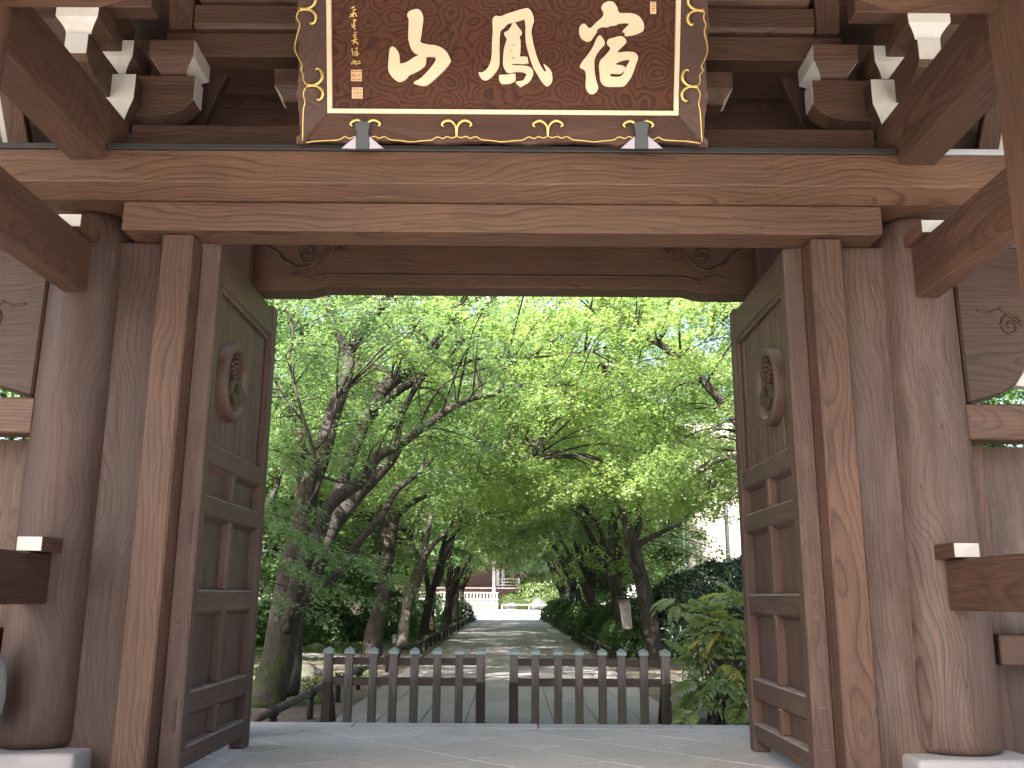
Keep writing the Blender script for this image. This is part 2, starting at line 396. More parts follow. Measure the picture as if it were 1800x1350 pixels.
# garden ground: a gently uneven sheet, lowered under the gate floor and the path
def garden_ground():
    xs = np.unique(np.concatenate([np.linspace(-600, -30, 14), np.linspace(-30, 30, 121), np.linspace(30, 600, 14)]))
    ys = np.unique(np.concatenate([np.linspace(11.8, 70, 160), np.linspace(70, 900, 30)]))
    vs = []; fs = []
    for y in ys:
        for x in xs:
            h = 0
            if abs(x) > 2.3 and y < 66:
                k = min(1, (abs(x) - 2.3) / 1.5); h = k * (.05 + .12 * mn.noise(Vector((x * .35, y * .35, 0))) + .04 * mn.noise(Vector((x * 1.7, y * 1.7, 3))))
                h += .22 * min(1, max(0, abs(x) - 5) / 6)
                h *= min(1, max(0, (66 - y) / 6))
            vs.append((x, y, GZ - .012 + h))
    nx = len(xs)
    for j in range(len(ys) - 1):
        for i in range(nx - 1): fs.append((j * nx + i, j * nx + i + 1, (j + 1) * nx + i + 1, (j + 1) * nx + i))
    b = MB(); b.add(vs, fs); o = b.make('garden_ground', 'soil', smooth=True); return tag(o, kind='structure')
garden_ground()
sheet('plaza', -60, 60, 66.5, 117, GZ + .004, 'plaza_gravel')
sheet('street', -600, 600, -600, 3.0, -.30, 'street_paving')
bx('ground_under_gate', 'joint_mortar', None, -40, 40, 3.0, 11.72, -.6, -.03, 0)['kind'] = 'structure'
bx('gate_plinth_edge', 'granite', None, -40, 40, 11.66, 11.86, -.6, -.034, .01)['kind'] = 'structure'

# gate floor: diagonal stone tiles, every tile an object
floor = empty('gate_floor', (0, 8, 0)); floor['kind'] = 'structure'
def clip(poly, a, b, c):           # keep a*x+b*y<=c
    out = []
    for i in range(len(poly)):
        p, q = poly[i], poly[(i + 1) % len(poly)]; dp = a * p[0] + b * p[1] - c; dq = a * q[0] + b * q[1] - c
        if dp <= 0: out.append(p)
        if dp * dq < 0:
            t = dp / (dp - dq); out.append((p[0] + (q[0] - p[0]) * t, p[1] + (q[1] - p[1]) * t))
    return out
def tile(poly, z1, mat, parent, name, th=.05, bev=.004):
    ar = abs(sum(poly[i][0] * poly[(i + 1) % len(poly)][1] - poly[(i + 1) % len(poly)][0] * poly[i][1] for i in range(len(poly)))) / 2
    if len(poly) < 3 or ar < .01: return
    return MB().prism([(x, y, z1) for x, y in poly], (0, 0, -th)).make(name, mat, parent, bev)
T = .86; g = .009
for i in range(-12, 13):
    for j in range(-12, 13):
        cx, cy = (i + j) * T * .7071 - .35, 8.6 + (i - j) * T * .7071
        h = T * .7071 - g
        if cy < 3.2 or cy > 12 or abs(cx) > 5.2: continue
        poly = [(cx, cy - h), (cx + h, cy), (cx, cy + h), (cx - h, cy)]
        poly = clip(poly, 0, 1, 11.36 - g) if max(p[1] for p in poly) > 11.36 else poly
        poly = clip(poly, 0, -1, -3.1)
        if len(poly) >= 3: tile(poly, random.uniform(-.0015, .0015), 'floor_tile', floor, 'stone_tile')
x = -5.6
for w in (1.5, 2.24, 2.2, 1.86, 2.1, 1.6):
    tile([(x + g, 11.36 + g), (x + w - g, 11.36 + g), (x + w - g, 11.74), (x + g, 11.74)], .001, 'floor_tile', floor, 'edge_stone', .14, .008); x += w
# path: stone slabs in eight lanes; the near ones are objects, the far ones one mesh
path = empty('path', (0, 38, GZ)); path['kind'] = 'structure'
sheet('path_bed', -2.36, 2.36, 11.86, 66.5, GZ + .0, 'joint_mortar')
farb = MB(); LX = np.linspace(-2.36, 2.36, 9)
for k in range(8):
    y = 11.87 - random.random() * .9
    while y < 66:
        L = random.choice((.9, 1.2, 1.5)); y0 = max(y, 11.87); y1 = min(y + L, 66.4)
        if y1 - y0 > .1:
            if y0 < 30:
                tile([(LX[k] + .005, y0 + .004), (LX[k + 1] - .005, y0 + .004), (LX[k + 1] - .005, y1 - .004), (LX[k] + .005, y1 - .004)],
                     GZ + .028 + random.uniform(-.002, .002), 'path_slab', path, 'path_slab', .028, .004)
            else: farb.box(LX[k] + .006, LX[k + 1] - .006, y0 + .006, y1 - .006, GZ, GZ + .028)
        y += L
tag(farb.make('far_paving', 'path_slab', path), kind='stuff')

# ================================================================== THE GATE
gate = empty('temple_gate', (XG, 7.95, 0), 'large brown timber temple gate with round columns, open door leaves and white tipped brackets', 'gate')
def gx(s, h): return XG + s * h
def lathe_profile(name, cx, cy, prof, mat, parent, n=40, wob=0.):
    b = MB(); vs = []; fs = []
    for i, (r, z) in enumerate(prof):
        for k in range(n):
            a = 2 * PI * k / n; rr = r * (1 + wob * mn.noise(Vector((math.cos(a) * 1.4, math.sin(a) * 1.4, z * .5 + cx))))
            vs.append((cx + rr * math.cos(a), cy + rr * math.sin(a), z))
    for i in range(len(prof) - 1):
        for k in range(n): fs.append((i * n + k, i * n + (k + 1) % n, (i + 1) * n + (k + 1) % n, (i + 1) * n + k))
    fs += [tuple(range(n - 1, -1, -1)), tuple((len(prof) - 1) * n + k for k in range(n))]
    b.add(vs, fs); return b.make(name, mat, parent, smooth=True)
YB = 7.98
for s in (-1, 1):
    cx = gx(s, 3.73)
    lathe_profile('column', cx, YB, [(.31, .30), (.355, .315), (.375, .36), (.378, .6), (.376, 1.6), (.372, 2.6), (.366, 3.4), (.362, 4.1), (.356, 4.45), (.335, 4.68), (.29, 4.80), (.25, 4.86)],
                  'column_wood_z' if s > 0 else 'column_shaded_z', gate, wob=.02)
    # stone base, cushion shaped
    MB().box(cx - .50, cx + .50, YB - .50, YB + .50, 0, .3).make('foundation_stone', 'granite', gate, .05, True, 3)
    # side board between post and column, front post of the door frame
    MB().prism([(gx(s, 2.9), 7.80, .05), (gx(s, 3.46), 7.80, .05), (gx(s, 3.46), 7.80, 4.60), (gx(s, 2.9), 7.80, 4.60)], (0, .22, 0)).make('side_board', 'column_wood_z' if s > 0 else 'column_shaded_z', gate, .015)
    bx('door_post', 'wood_z', gate, gx(s, 2.715), gx(s, 2.995), 7.58, 7.84, 0.0, 4.598, .018)
    bx('door_jamb', 'dark_wood_z', gate, gx(s, 2.735), gx(s, 2.93), 7.845, 8.02, 0.0, 4.596, .01)
    # lower and upper tie beams that run from the column to the front pillar
    bx('tie_beam', 'dark_wood_y' if s < 0 else 'wood_y', gate, gx(s, 3.645), gx(s, 3.875), 4.6, 7.66, 1.415, 1.815, .012)  # left beam in darker wood: its shade is put into the colour
    bx('tie_beam', 'wood_y', gate, gx(s, 3.625), gx(s, 3.825), 4.6, 7.68, 4.06, 4.53, .014)
    bx('cantilever_beam', 'wood_y', gate, gx(s, 3.445), gx(s, 3.765), 4.4, 7.72, 5.165, 5.72, .018)
    for zz in (1.82, 4.535):
        k = MB().box(gx(s, 3.575), gx(s, 3.775), 7.30, 7.66, zz, zz + .115)
        o = k.make('wedge', 'wood_y', gate, .004)
        MB().box(gx(s, 3.579), gx(s, 3.771), 7.294, 7.302, zz + .004, zz + .111).make('painted_end', 'white_paint', o)
    bx('front_pillar', 'wood_z', gate, gx(s, 3.26), gx(s, 3.92), 4.75, 5.45, .3, 6.2, .03)
    # outer bay: penetrating beam end with a carved nosing, small beam and boards
    def P(x_, y_, Y=7.95): return at(x_, y_, Y) if s > 0 else None
    nose = [(4.05, 4.46), (4.2, 4.52), (4.5, 4.60), (5.4, 4.62), (5.4, 3.62), (4.85, 3.62), (4.62, 3.50), (4.50, 3.33), (4.36, 3.24), (4.06, 3.155)]
    n_ = MB().prism([(gx(s, a), 7.78, b) for a, b in nose], (0, .36, 0)).make('carved_nosing', 'dark_wood_x', gate, .02)  # dark wood puts the shade of the outer bay into the colour
    sp = [Vector((gx(s, 4.5 + .11 * (1 - k / 16) * math.cos(k * .75)), 7.775, 3.86 + .12 * (1 - k / 16) * math.sin(k * .75))) for k in range(15)]
    MB().tube([Vector((gx(s, 4.22), 7.775, 4.0)), Vector((gx(s, 4.34), 7.775, 3.98)), Vector((gx(s, 4.42), 7.775, 4.02))] + sp, .011, 6).make('carved_scroll', 'dark_wood_x', n_)
    MB().prism([(gx(s, 4.52), 7.86, 3.34), (gx(s, 4.64), 7.86, 3.51), (gx(s, 4.85), 7.86, 3.61), (gx(s, 4.85), 7.86, 3.3)], (0, .1, 0)).make('painted_underside', 'white_paint', n_)
    bx('rail_beam', 'wood_x', gate, gx(s, 4.0), gx(s, 5.6), 7.72, 7.98, 2.83, 3.14, .012)
    bx('wall_stud', 'wood_z', gate, gx(s, 4.06), gx(s, 4.26), 8.02, 8.16, .2, 2.83, .008)
    for k in range(3):
        bx('wall_board', 'board_grey_z' if s > 0 else 'wood_z', gate, gx(s, 4.265 + k * .42), gx(s, 4.68 + k * .42), 8.10, 8.14, .2, 2.83, .005)
    bx('sill_beam', 'wood_x', gate, gx(s, 4.1), gx(s, 5.6), 7.78, 8.0, .98, 1.22, .01)
    # outer upper boards with the dark gap
    bx('gable_board', 'dark_wood_x', gate, gx(s, 4.0), gx(s, 5.1), 8.25, 8.32, 5.32, 5.62, .006)
    bx('gable_board', 'dark_wood_x', gate, gx(s, 4.0), gx(s, 4.95), 8.25, 8.32, 5.63, 6.0, .006)
    MB().prism([(gx(s, 4.42), 8.0, 5.33), (gx(s, 4.62), 8.0, 5.33), (gx(s, 5.1), 8.0, 7.0), (gx(s, 4.9), 8.0, 7.0)], (0, .12, 0)).make('barge_board', 'wood_z', gate, .01)
    MB().prism([(gx(s, 4.63), 8.03, 5.33), (gx(s, 4.68), 8.03, 5.33), (gx(s, 5.16), 8.03, 7.0), (gx(s, 5.11), 8.03, 7.0)], (0, .05, 0)).make('barge_trim', 'white_paint', gate, .004)
    MB().box(gx(s, 3.9), gx(s, 4.9), 8.34, 8.4, 6.0, 8).make('gable_board', 'dark_board', gate)

# the great lintel: chamfered upper beam and the lower beam between the columns
def beam_x(name, mat, x0, x1, prof, bevel=.006):
    b = MB(); b.prism([(x0, y, z) for y, z in prof], (x1 - x0, 0, 0)); return b.make(name, mat, gate, bevel)
beam_x('lintel_beam', 'beam_wood_x', XG - 5.6, XG + 5.6, [(7.32, 4.965), (7.32, 5.262), (7.9, 5.262), (7.9, 4.872), (7.50, 4.872)])
# the lower beam is stepped at its ends
prof = [(7.515, 4.602), (7.515, 4.870), (7.86, 4.870), (7.86, 4.602)]
beam_x('door_head_beam', 'beam_wood_x', XG - 3.33, XG + 3.34, prof, .012)
bx('ledge_strip', 'dark_copper', gate, gx(-1, 3.43), gx(1, 3.43), 7.30, 7.74, 5.264, 5.314, .004)
for s in (-1, 1): bx('ledge_strip', 'steel_pole' if s > 0 else 'dark_copper', gate, gx(s, 3.77), gx(s, 5.6), 7.30, 7.74, 5.264, 5.314, .004)  # same strip, right end in pale metal: sky light put into the colour
bx('wall_plate', 'wood_x', gate, gx(-1, 3.44), gx(1, 3.44), 7.76, 7.92, 5.28, 5.745, .01)
bx('upper_beam', 'wood_x', gate, gx(-1, 3.3), gx(1, 3.3), 7.98, 8.2, 6.60, 6.855, .008)
beam_x('eave_beam', 'wood_x', XG - 3.02, XG + 3.02, [(7.90, 6.90), (7.90, 7.11), (8.2, 7.11), (8.2, 6.86), (7.93, 6.86)])
beam_x('ceiling_moulding', 'wood_x', XG - 2.96, XG + 2.96, [(7.82, 7.14), (7.82, 7.22), (8.2, 7.22), (8.2, 7.115), (7.86, 7.115)])
for s in (-1, 1):
    MB().prism([(gx(s, 3.04), 7.92, 6.86), (gx(s, 3.26), 7.92, 6.86), (gx(s, 3.30), 7.92, 7.4), (gx(s, 3.04), 7.92, 7.4)], (0, .2, 0)).make('corner_board', 'wood_z', gate, .006)
for k in range(7):
    bx('back_board', 'wood_x', gate, gx(-1, 4.2), gx(1, 4.2), 9.26, 9.30, 5.3 + k * .37, 5.3 + k * .37 + .362, .006)
bx('back_rail', 'wood_x', gate, gx(-1, 4.2), gx(1, 4.2), 9.10, 9.25, 6.86, 6.95, .006)
bx('back_rail', 'wood_x', gate, gx(-1, 4.2), gx(1, 4.2), 9.14, 9.25, 6.96, 7.22, .006)
for h in (1.6,):
    for s in (-1, 1):
        MB().prism([(gx(s, 2.95), 8.9, 5.3), (gx(s, 2.45), 8.9, 5.3), (gx(s, 2.5), 8.9, 5.75), (gx(s, 2.62), 8.9, 6.02), (gx(s, 2.95), 8.9, 6.2)], (0, .18, 0)).make('strut_block', 'dark_wood_z', gate, .01)
# front rainbow beam near the eaves
fk = []
for k in range(41):
    h = -3.3 + 6.6 * k / 40; a = abs(h); z = 5.272 if a > 2.62 else (5.272 + .16 * min(1, (2.62 - a) / .4) + .06 * (1 - a / 2.62))
    fk.append((XG + h, 5.02, z))
MB().prism(fk + [(XG + 3.3, 5.02, 6.0), (XG - 3.3, 5.02, 6.0)], (0, .34, 0)).make('front_rainbow_beam', 'beam_wood_x', gate, .01)
# roof: unseen pitched roof, width and eaves shaped to hold sun off the timbers
def roof():
    e = empty
    for s in (-1, 1):
        y0, y1 = 8.0, 8.0 + (-6.4 if s < 0 else 5.0)
        b = MB(); b.prism([(-11, y0, 11.2), (-11, y1, 6.4), (-11, y1, 6.7), (-11, y0, 11.6)], (22, 0, 0)); b.make('roof_slope', 'roof_tile', gate)
    b = MB(); b.box(-11, 11, 7.8, 8.2, 11.5, 12.1); b.make('roof_ridge', 'roof_tile', gate, .05)
    for s in (-1, 1):
        MB().prism([(gx(s, 5.4), 3.5, 7.7), (gx(s, 5.4), 8, 11.0), (gx(s, 5.4), 11.4, 7.7)], (s * .1, 0, 0)).make('gable_wall', 'temple_pale', gate)
    for k in range(24):
        bx('ceiling_board', 'dark_wood_x', gate, gx(-1, 5.2), gx(1, 5.2), 4.0 + k * .38, 4.0 + k * .38 + .372, 7.62, 7.66, .004)
    for k in range(27):
        h = -5.2 + k * .4
        bx('rafter', 'wood_y', gate, XG + h - .05, XG + h + .05, 3.6, 7.8, 7.48, 7.6, .006)
roof()

# bracket sets on both columns
def block(cx, cy, w, z0, z1, mat, name, faces='', notch=False, d=None):
    """bearing block: square upper part, concave taper below; faces lists the painted sides (f front, r/l sides)"""
    d = d or w; zt = z0 + (z1 - z0) * .45; st = 6; lv = []
    for i in range(st + 1):
        t = i / st; k = .60 + .40 * (1 - math.cos(t * PI / 2)); lv.append((k, z0 + (zt - z0) * t))
    lv.append((1., z1)); b = MB(); vs = []; fs = []; mi = []
    for k, z in lv:
        x, y = w / 2 * k, d / 2 * k; vs += [(cx - x, cy - y, z), (cx + x, cy - y, z), (cx + x, cy + y, z), (cx - x, cy + y, z)]
    idx = {0: 'f', 1: 'r', 2: 'b', 3: 'l'}
    for i in range(len(lv) - 1):
        for k in range(4):
            fs.append((i * 4 + k, i * 4 + (k + 1) % 4, i * 4 + 4 + (k + 1) % 4, i * 4 + 4 + k)); mi.append(1 if idx[k] in faces else 0)
    fs += [(3, 2, 1, 0)]; mi.append(0); n = len(lv) * 4; fs.append((n - 4, n - 3, n - 2, n - 1)); mi.append(0)
    b.v = vs; b.f = fs; b.mi = mi
    o = b.make(name, mat, gate, mats=[mat, 'white_paint'])
    return o
def arm(poly, d, name, mat, painted=None):
    o = MB().prism(poly, d).make(name, mat, gate, .006)
    if painted: MB().prism(*painted).make('painted_end', 'white_paint', o)
    return o
for s in (-1, 1):
    cx = gx(s, 3.73)
    # big block on the column head
    block(cx, 7.98, .64, 5.75, 6.20, 'dark_wood_x', 'great_bearing_block', 'f')
    # arm that runs across, with a rounded underside
    def lat(z0, z1, reach, y0, y1, name):
        pts = [(0, z0), (reach * .62, z0), (reach * .80, z0 + .03), (reach * .92, z0 + .085), (reach, z0 + .17), (reach, z1), (0, z1)]
        P3 = [(cx - s * a, y0, b) for a, b in pts]
        e = [(cx - s * (reach + .001), y0 + .004, z0 + .172), (cx - s * (reach + .001), y0 + .004, z1 - .004), (cx - s * (reach + .001), y1 - .004, z1 - .004), (cx - s * (reach + .001), y1 - .004, z0 + .172)]
        arm(P3, (0, y1 - y0, 0), name, 'wood_x', (e, (-s * .004, 0, 0)))
    lat(5.88, 6.30, .80, 7.84, 8.06, 'bracket_arm')
    block(cx - s * .60, 7.95, .42, 6.30, 6.60, 'wood_x', 'bearing_block', 'rl', d=.46)
    # arm that runs towards the street
    dp = [(7.9, 5.95), (7.5, 5.97), (7.32, 6.0), (7.2, 6.04), (7.15, 6.085), (7.15, 6.285), (7.9, 6.285)]
    arm([(cx - .10, y, z) for y, z in dp], (.20, 0, 0), 'bracket_arm', 'wood_y', ([(cx - .098, 7.149, 6.088), (cx + .098, 7.149, 6.088), (cx + .098, 7.149, 6.283), (cx - .098, 7.149, 6.283)], (0, -.004, 0)))
    block(cx, 7.27, .37, 6.288, 6.58, 'wood_y', 'bearing_block', 'f', d=.34)
    arm([(cx - .11, y, z) for y, z in [(8.0, 6.50), (7.5, 6.50), (7.28, 6.56), (7.22, 6.64), (7.22, 6.9), (8.0, 6.9)]], (.22, 0, 0), 'bracket_arm', 'wood_y')
    bx('cross_beam', 'wood_x', gate, cx - .6, cx + .6, 7.2, 7.38, 6.585, 6.8, .006)
    block(cx, 7.98, .44, 6.32, 6.62, 'wood_y', 'bearing_block', 'f')
    # raking board in the corner behind the brackets
    MB().prism([(cx - s * .2, 8.3, 5.7), (cx - s * .62, 8.3, 5.7), (cx - s * .95, 8.3, 6.6), (cx - s * .2, 8.3, 6.6)], (0, .1, 0)).make('corner_board', 'dark_wood_z', gate, .006)
# middle bracket partly hidden by the plaque
for s in (-1, 1):
    block(gx(s, 1.55), 7.95, .42, 6.30, 6.60, 'wood_x', 'bearing_block', 'lr', d=.46)
    block(gx(s, 1.95), 7.95, .40, 6.02, 6.32, 'wood_x', 'bearing_block', 'lr', d=.4)

# rear rainbow beam with carved ends
rk = []
for k in range(61):
    h = -3.4 + 6.8 * k / 60; a = abs(h); z = 5.03 if a > 2.33 else 5.03 + .055 * min(1, (2.33 - a) / .16)
    rk.append((XG + h, 10.4, z))
rb = MB().prism(rk + [(XG + 3.4, 10.4, 5.9), (XG - 3.4, 10.4, 5.9)], (0, .34, 0)).make('rear_rainbow_beam', 'beam_wood_x', gate, .012)
rl = []
for k in range(61):
    h = -2.32 + 4.64 * k / 60; a = abs(h); z = 5.225 + (-.055 * (max(0, a - 2.05) / .27) ** 2); rl.append(Vector((XG + h, 10.385, z)))
MB().tube(rl, .018, 6).make('carved_line', 'dark_wood_x', rb)
for s in (-1, 1):
    def sc(cx_, cz, r, turns, st):
        return [Vector((gx(s, cx_ + r * (1 - k / 26) * math.cos(st + k * turns / 24)), 10.385, cz + r * (1 - k / 26) * math.sin(st + k * turns / 24))) for k in range(25)]
    MB().tube(sc(2.36, 5.50, .13, 9, -2.2), .017, 6).make('carved_scroll', 'dark_wood_x', rb)
    MB().tube(sc(1.97, 5.57, .09, 8, -.6), .013, 6).make('carved_scroll', 'dark_wood_x', rb)
    wv = [(2.12, 5.62), (2.2, 5.46), (2.3, 5.35), (2.44, 5.31), (2.56, 5.36), (2.66, 5.41), (2.72, 5.5), (2.82, 5.56), (2.95, 5.63)]
    MB().tube(smoothpath([(gx(s, a), 10.385, b) for a, b in wv], 3), [.012 + .012 * math.sin(PI * i / 24) for i in range(25)], 6).make('carved_scroll', 'dark_wood_x', rb)
    MB().tube(smoothpath([(gx(s, a), 10.385, b) for a, b in [(2.36, 5.2), (2.5, 5.24), (2.66, 5.21)]], 4), [.006, .014, .017, .018, .017, .015, .011, .008, .005], 6).make('carved_scroll', 'dark_wood_x', rb)
    bx('rear_post', 'wood_z', gate, gx(s, 3.0), gx(s, 3.5), 10.3, 10.8, .0, 5.9, .03)

# ---- door leaves, opened inwards
def door(s):
    Xi = 2.555                      # inner (visible) face
    dl = empty('door_leaf', (gx(s, 2.62), 8.95, 2.3)); dl.parent = gate; dl.location = Vector((gx(s, 2.62), 8.95, 2.3)) - WL[gate.name]
    def b(name, mat, h0, h1, y0, y1, z0, z1, bev=.008): return bx(name, mat, dl, gx(s, h0), gx(s, h1), y0, y1, z0, z1, bev)
    Y0, Y1 = 7.815, 9.90
    st = b('hinge_stile', 'door_wood_z', Xi - .012, Xi + .165, Y0, Y0 + .17, .05, 4.59, .016)
    b('free_stile', 'door_wood_z', Xi - .012, Xi + .15, Y1 - .17, Y1, .0, 4.63, .012)
    for z0, z1 in ((2.62, 2.76), (1.95, 2.16), (1.33, 1.50), (.45, .62), (.16, .27), (4.35, 4.56)):
        m = (z0 + z1) / 2
        MB().box(gx(s, Xi + .05), gx(s, Xi + .105), Y0 - .004, Y0 + .02, m - .10, m + .10).make('tenon_end', 'door_wood_y', dl, .003)
        if s < 0: break
    if s < 0:
        for m in (1.38,):
            MB().box(gx(s, Xi + .06), gx(s, Xi + .105), Y0 - .004, Y0 + .02, m - .11, m + .11).make('tenon_end', 'door_wood_y', dl, .003)
        for m in (2.05, .55):
            MB().box(gx(s, Xi + .035), gx(s, Xi + .05), Y0 - .012, Y0 + .02, m - .13, m + .13).make('hinge_pin', 'dark_copper', dl, .002)
    rails = [(4.27, 4.59), (2.62, 2.81), (2.165, 2.35), (1.345, 1.54), (.52, .715), (.11, .285)]
    for z0, z1 in rails: b('rail', 'door_wood_y', Xi, Xi + .12, Y0 + .171, Y1 - .171, z0, z1, .016)
    ym = 8.83
    for (a0, a1), (b0, b1) in zip(rails[1:-1], rails[2:]):
        b('muntin', 'door_wood_z', Xi + .006, Xi + .11, ym - .055, ym + .055, b1, a0, .012)
        for ya, yb in ((Y0 + .171, ym - .056), (ym + .056, Y1 - .171)):
            b('panel', 'door_wood_z', Xi + .085, Xi + .115, ya, yb, b1 + .0005, a0 - .0005, 0)
            for zz, w in ((a0 - .012, 1),):
                MB().prism([(gx(s, Xi + .02), ya, a0), (gx(s, Xi + .084), ya, a0), (gx(s, Xi + .084), ya, a0 - .035)], (0, yb - ya, 0)).make('bead', 'door_wood_y', dl)
    # upper field of vertical boards with battens under the head
    n = 11; ya, yb = Y0 + .171, Y1 - .171
    for k in range(n):
        u0, u1 = ya + (yb - ya) * k / n, ya + (yb - ya) * (k + 1) / n
        off = random.uniform(-.004, .004)
        MB().prism([(gx(s, Xi + .075 + off), u0 + .004, 2.812), (gx(s, Xi + .052 + off), u0 + .03, 2.812), (gx(s, Xi + .052 + off), u1 - .004, 2.812), (gx(s, Xi + .11), u1 - .002, 2.812), (gx(s, Xi + .11), u0 + .002, 2.812)], (0, 0, 1.456)).make('board', 'door_wood_z', dl, .003)
    b('head_bead', 'door_wood_y', Xi + .015, Xi + .05, ya, yb, 4.215, 4.268, .008)
    b('side_bead', 'door_wood_z', Xi + .015, Xi + .05, yb - .04, yb, 2.813, 4.21, .008)
    # carved round crest: ring, sunk field, three leaves and flower sprays
    cy, cz, R0 = 8.52, 3.46, .375
    b_ = MB(); n = 48; ring = []
    prof = [(R0, .06), (R0, -.03), (R0 - .02, -.05), (R0 - .065, -.05), (R0 - .08, -.035), (R0 - .095, .0), (0, .005)]
    vs = []; fs = []
    for r, d in prof:
        for k in range(n):
            a = 2 * PI * k / n; vs.append((gx(s, Xi + d), cy + r * math.cos(a), cz + r * math.sin(a)))
    for i in range(len(prof) - 1):
        for k in range(n): fs.append((i * n + k, i * n + (k + 1) % n, (i + 1) * n + (k + 1) % n, (i + 1) * n + k))
    b_.add(vs, fs)
    crest = b_.make('round_crest', 'door_wood_z', dl, smooth=False)
    def leafp(oy, oz, ang, L, W, lobes=3):
        pts = []
        for k in range(24):
            t = 2 * PI * k / 24; rr = 1 + .13 * math.cos(lobes * 2 * t)
            pts.append((L * (.5 - .5 * math.cos(t)) * (1 if True else rr), W * math.sin(t) * rr * (.6 + .4 * math.sin(t / 2))))
        ca, sa = math.cos(ang), math.sin(ang)
        return [(gx(s, Xi + .005), cy + oy + a * ca - c * sa, cz + oz + a * sa + c * ca) for a, c in pts]
    cb = MB()
    for ang, L, W in ((R_(-90), .22, .085), (R_(-150), .24, .09), (R_(-30), .24, .09)):
        cb.prism(leafp(0, .0, ang, L, W), (-s * .045, 0, 0))
        for q in (-.35, 0, .35):
            a = ang + q; cb.tube([(gx(s, Xi - .038), cy + .03 * math.cos(a), cz + .03 * math.sin(a)), (gx(s, Xi - .038), cy + L * .82 * math.cos(a), cz + L * .82 * math.sin(a))], .006, 4)
    for bang, nb in ((R_(90), 5), (R_(52), 4), (R_(128), 4)):
        for j in range(nb):
            rr = .07 + j * .047; w = .03 - j * .002
            for q in (-1, 1):
                yy = cy + rr * math.cos(bang) - q * .024 * math.sin(bang); zz = cz + rr * math.sin(bang) + q * .024 * math.cos(bang)
                cb.tube([(gx(s, Xi + .005), yy, zz), (gx(s, Xi - .03), yy, zz), (gx(s, Xi - .042), yy, zz)], [w, w, w * .5], 7)
    cb.make('crest_carving', 'dark_wood_z', dl, .004)
    return dl
for s in (-1, 1): door(s)
# low sleeve stones and rough stone wall end at the far left
def rock(name, c, r, mat, seed, parent=None, sub=3, flat=1.):
    bm = bmesh.new(); bmesh.ops.create_icosphere(bm, subdivisions=sub, radius=1)
    for v in bm.verts:
        p = v.co.copy(); q = 1 + .28 * mn.noise(p * 1.3 + Vector((seed, 0, 0))) + .10 * mn.noise(p * 3.7 + Vector((0, seed, 0)))
        p.z = max(p.z, -.5); p.x = math.copysign(abs(p.x) ** .8, p.x); p.y = math.copysign(abs(p.y) ** .8, p.y)
        v.co = Vector((p.x * r[0] * q, p.y * r[1] * q, p.z * r[2] * q * flat)) + Vector(c)
    me = bpy.data.meshes.new(name); bm.to_mesh(me); bm.free(); me.polygons.foreach_set('use_smooth', [True] * len(me.polygons))
    return place(name, me, mat, parent)
sw = at(-20, 1200, 7.3)
tag(rock('rough_stone', (sw.x - .12, 7.3, .72), (.17, .3, .44), 'granite', 4.2, sub=3), 'pale rough stone slab beside the left column foot, cut by the picture edge', 'stone')
sb = empty('stone_wall', (-5.2, 7.6, 0), 'low stone footing under the timber wall left of the gate', 'wall')
bx('coping', 'granite', sb, -6.4, -4.25, 7.5, 8.3, 0.0, .42, .03)

# side walls with tiled roofs beyond the gate (glimpsed at the right edge)
def side_wall(s):
    t = empty('side_wall', (gx(s, 8.5), 8.2, 0), ('white' if s > 0 else 'pale') + ' plaster wall with small tiled roof joining the gate on its ' + ('right' if s > 0 else 'left'), 'wall')
    bx('wall_body', 'white_wall', t, gx(s, 5.65), gx(s, 12), 8.0, 8.4, 0, 3.9, .01)
    for k in range(22):
        xx = gx(s, 5.0 + k * .3)
        MB().tube([(xx, 7.3, 4.35), (xx, 7.8, 4.62), (xx, 8.2, 4.84)], .07, 8).make('roof_tile', 'steel_pole', t, smooth=True)
    bx('roof_slab', 'steel_pole', t, gx(s, 4.9), gx(s, 12), 7.28, 7.42, 4.22, 4.28, .01)
    bx('eave_board', 'white_paint', t, gx(s, 4.9), gx(s, 12), 7.45, 7.5, 4.08, 4.20, .005)
for s in (1,): side_wall(s)

# ================================================================== THE PLAQUE
TILT = R_(18); PB = Vector((XG, 7.215, 5.262)); PN = Vector((0, -math.cos(TILT), -math.sin(TILT)))   # faces the viewer and down
PV = Vector((0, -math.sin(TILT), math.cos(TILT)))
def pl(x, y, off=0.):                 # picture position -> point on the plaque plane (off metres in front of it)
    d = ray(x, y); o = Vector((0, 0, EYE)); q = PB + PN * off
    return o + d * ((q - o).dot(PN) / d.dot(PN))
def plu(u, v, off=0.): return PB + Vector((u, 0, 0)) + PV * v + PN * off
plaque = empty('name_plaque', PB, 'dark wooden name board with three large gold characters and gilt scroll frame', 'sign')
HW, HH = 1.755, 1.78
bl = pl(583, 190); br = pl(1185, 193)
u0, u1 = bl.x - XG, br.x - XG; vb = (bl - PB).dot(PV); vt = HH - vb * .93
def quad_uv(u0, u1, v0, v1, off, th, name, mat, bev=.004, parent=plaque):
    return MB().prism([plu(u0, v0, off), plu(u1, v0, off), plu(u1, v1, off), plu(u0, v1, off)], PN * -th).make(name, mat, parent, bev)
quad_uv(u0 - .03, u1 + .03, vb - .03, vt + .03, -.06, .05, 'panel', 'panel_wood_x')
gt = .042
quad_uv(u0 - gt, u1 + gt, vb - gt, vb, -.01, .05, 'gilt_strip', 'gold_leaf', .003)
quad_uv(u0 - gt, u1 + gt, vt, vt + gt, -.01, .05, 'gilt_strip', 'gold_leaf', .003)
quad_uv(u0 - gt, u0, vb, vt, -.01, .05, 'gilt_strip', 'gold_leaf', .003)
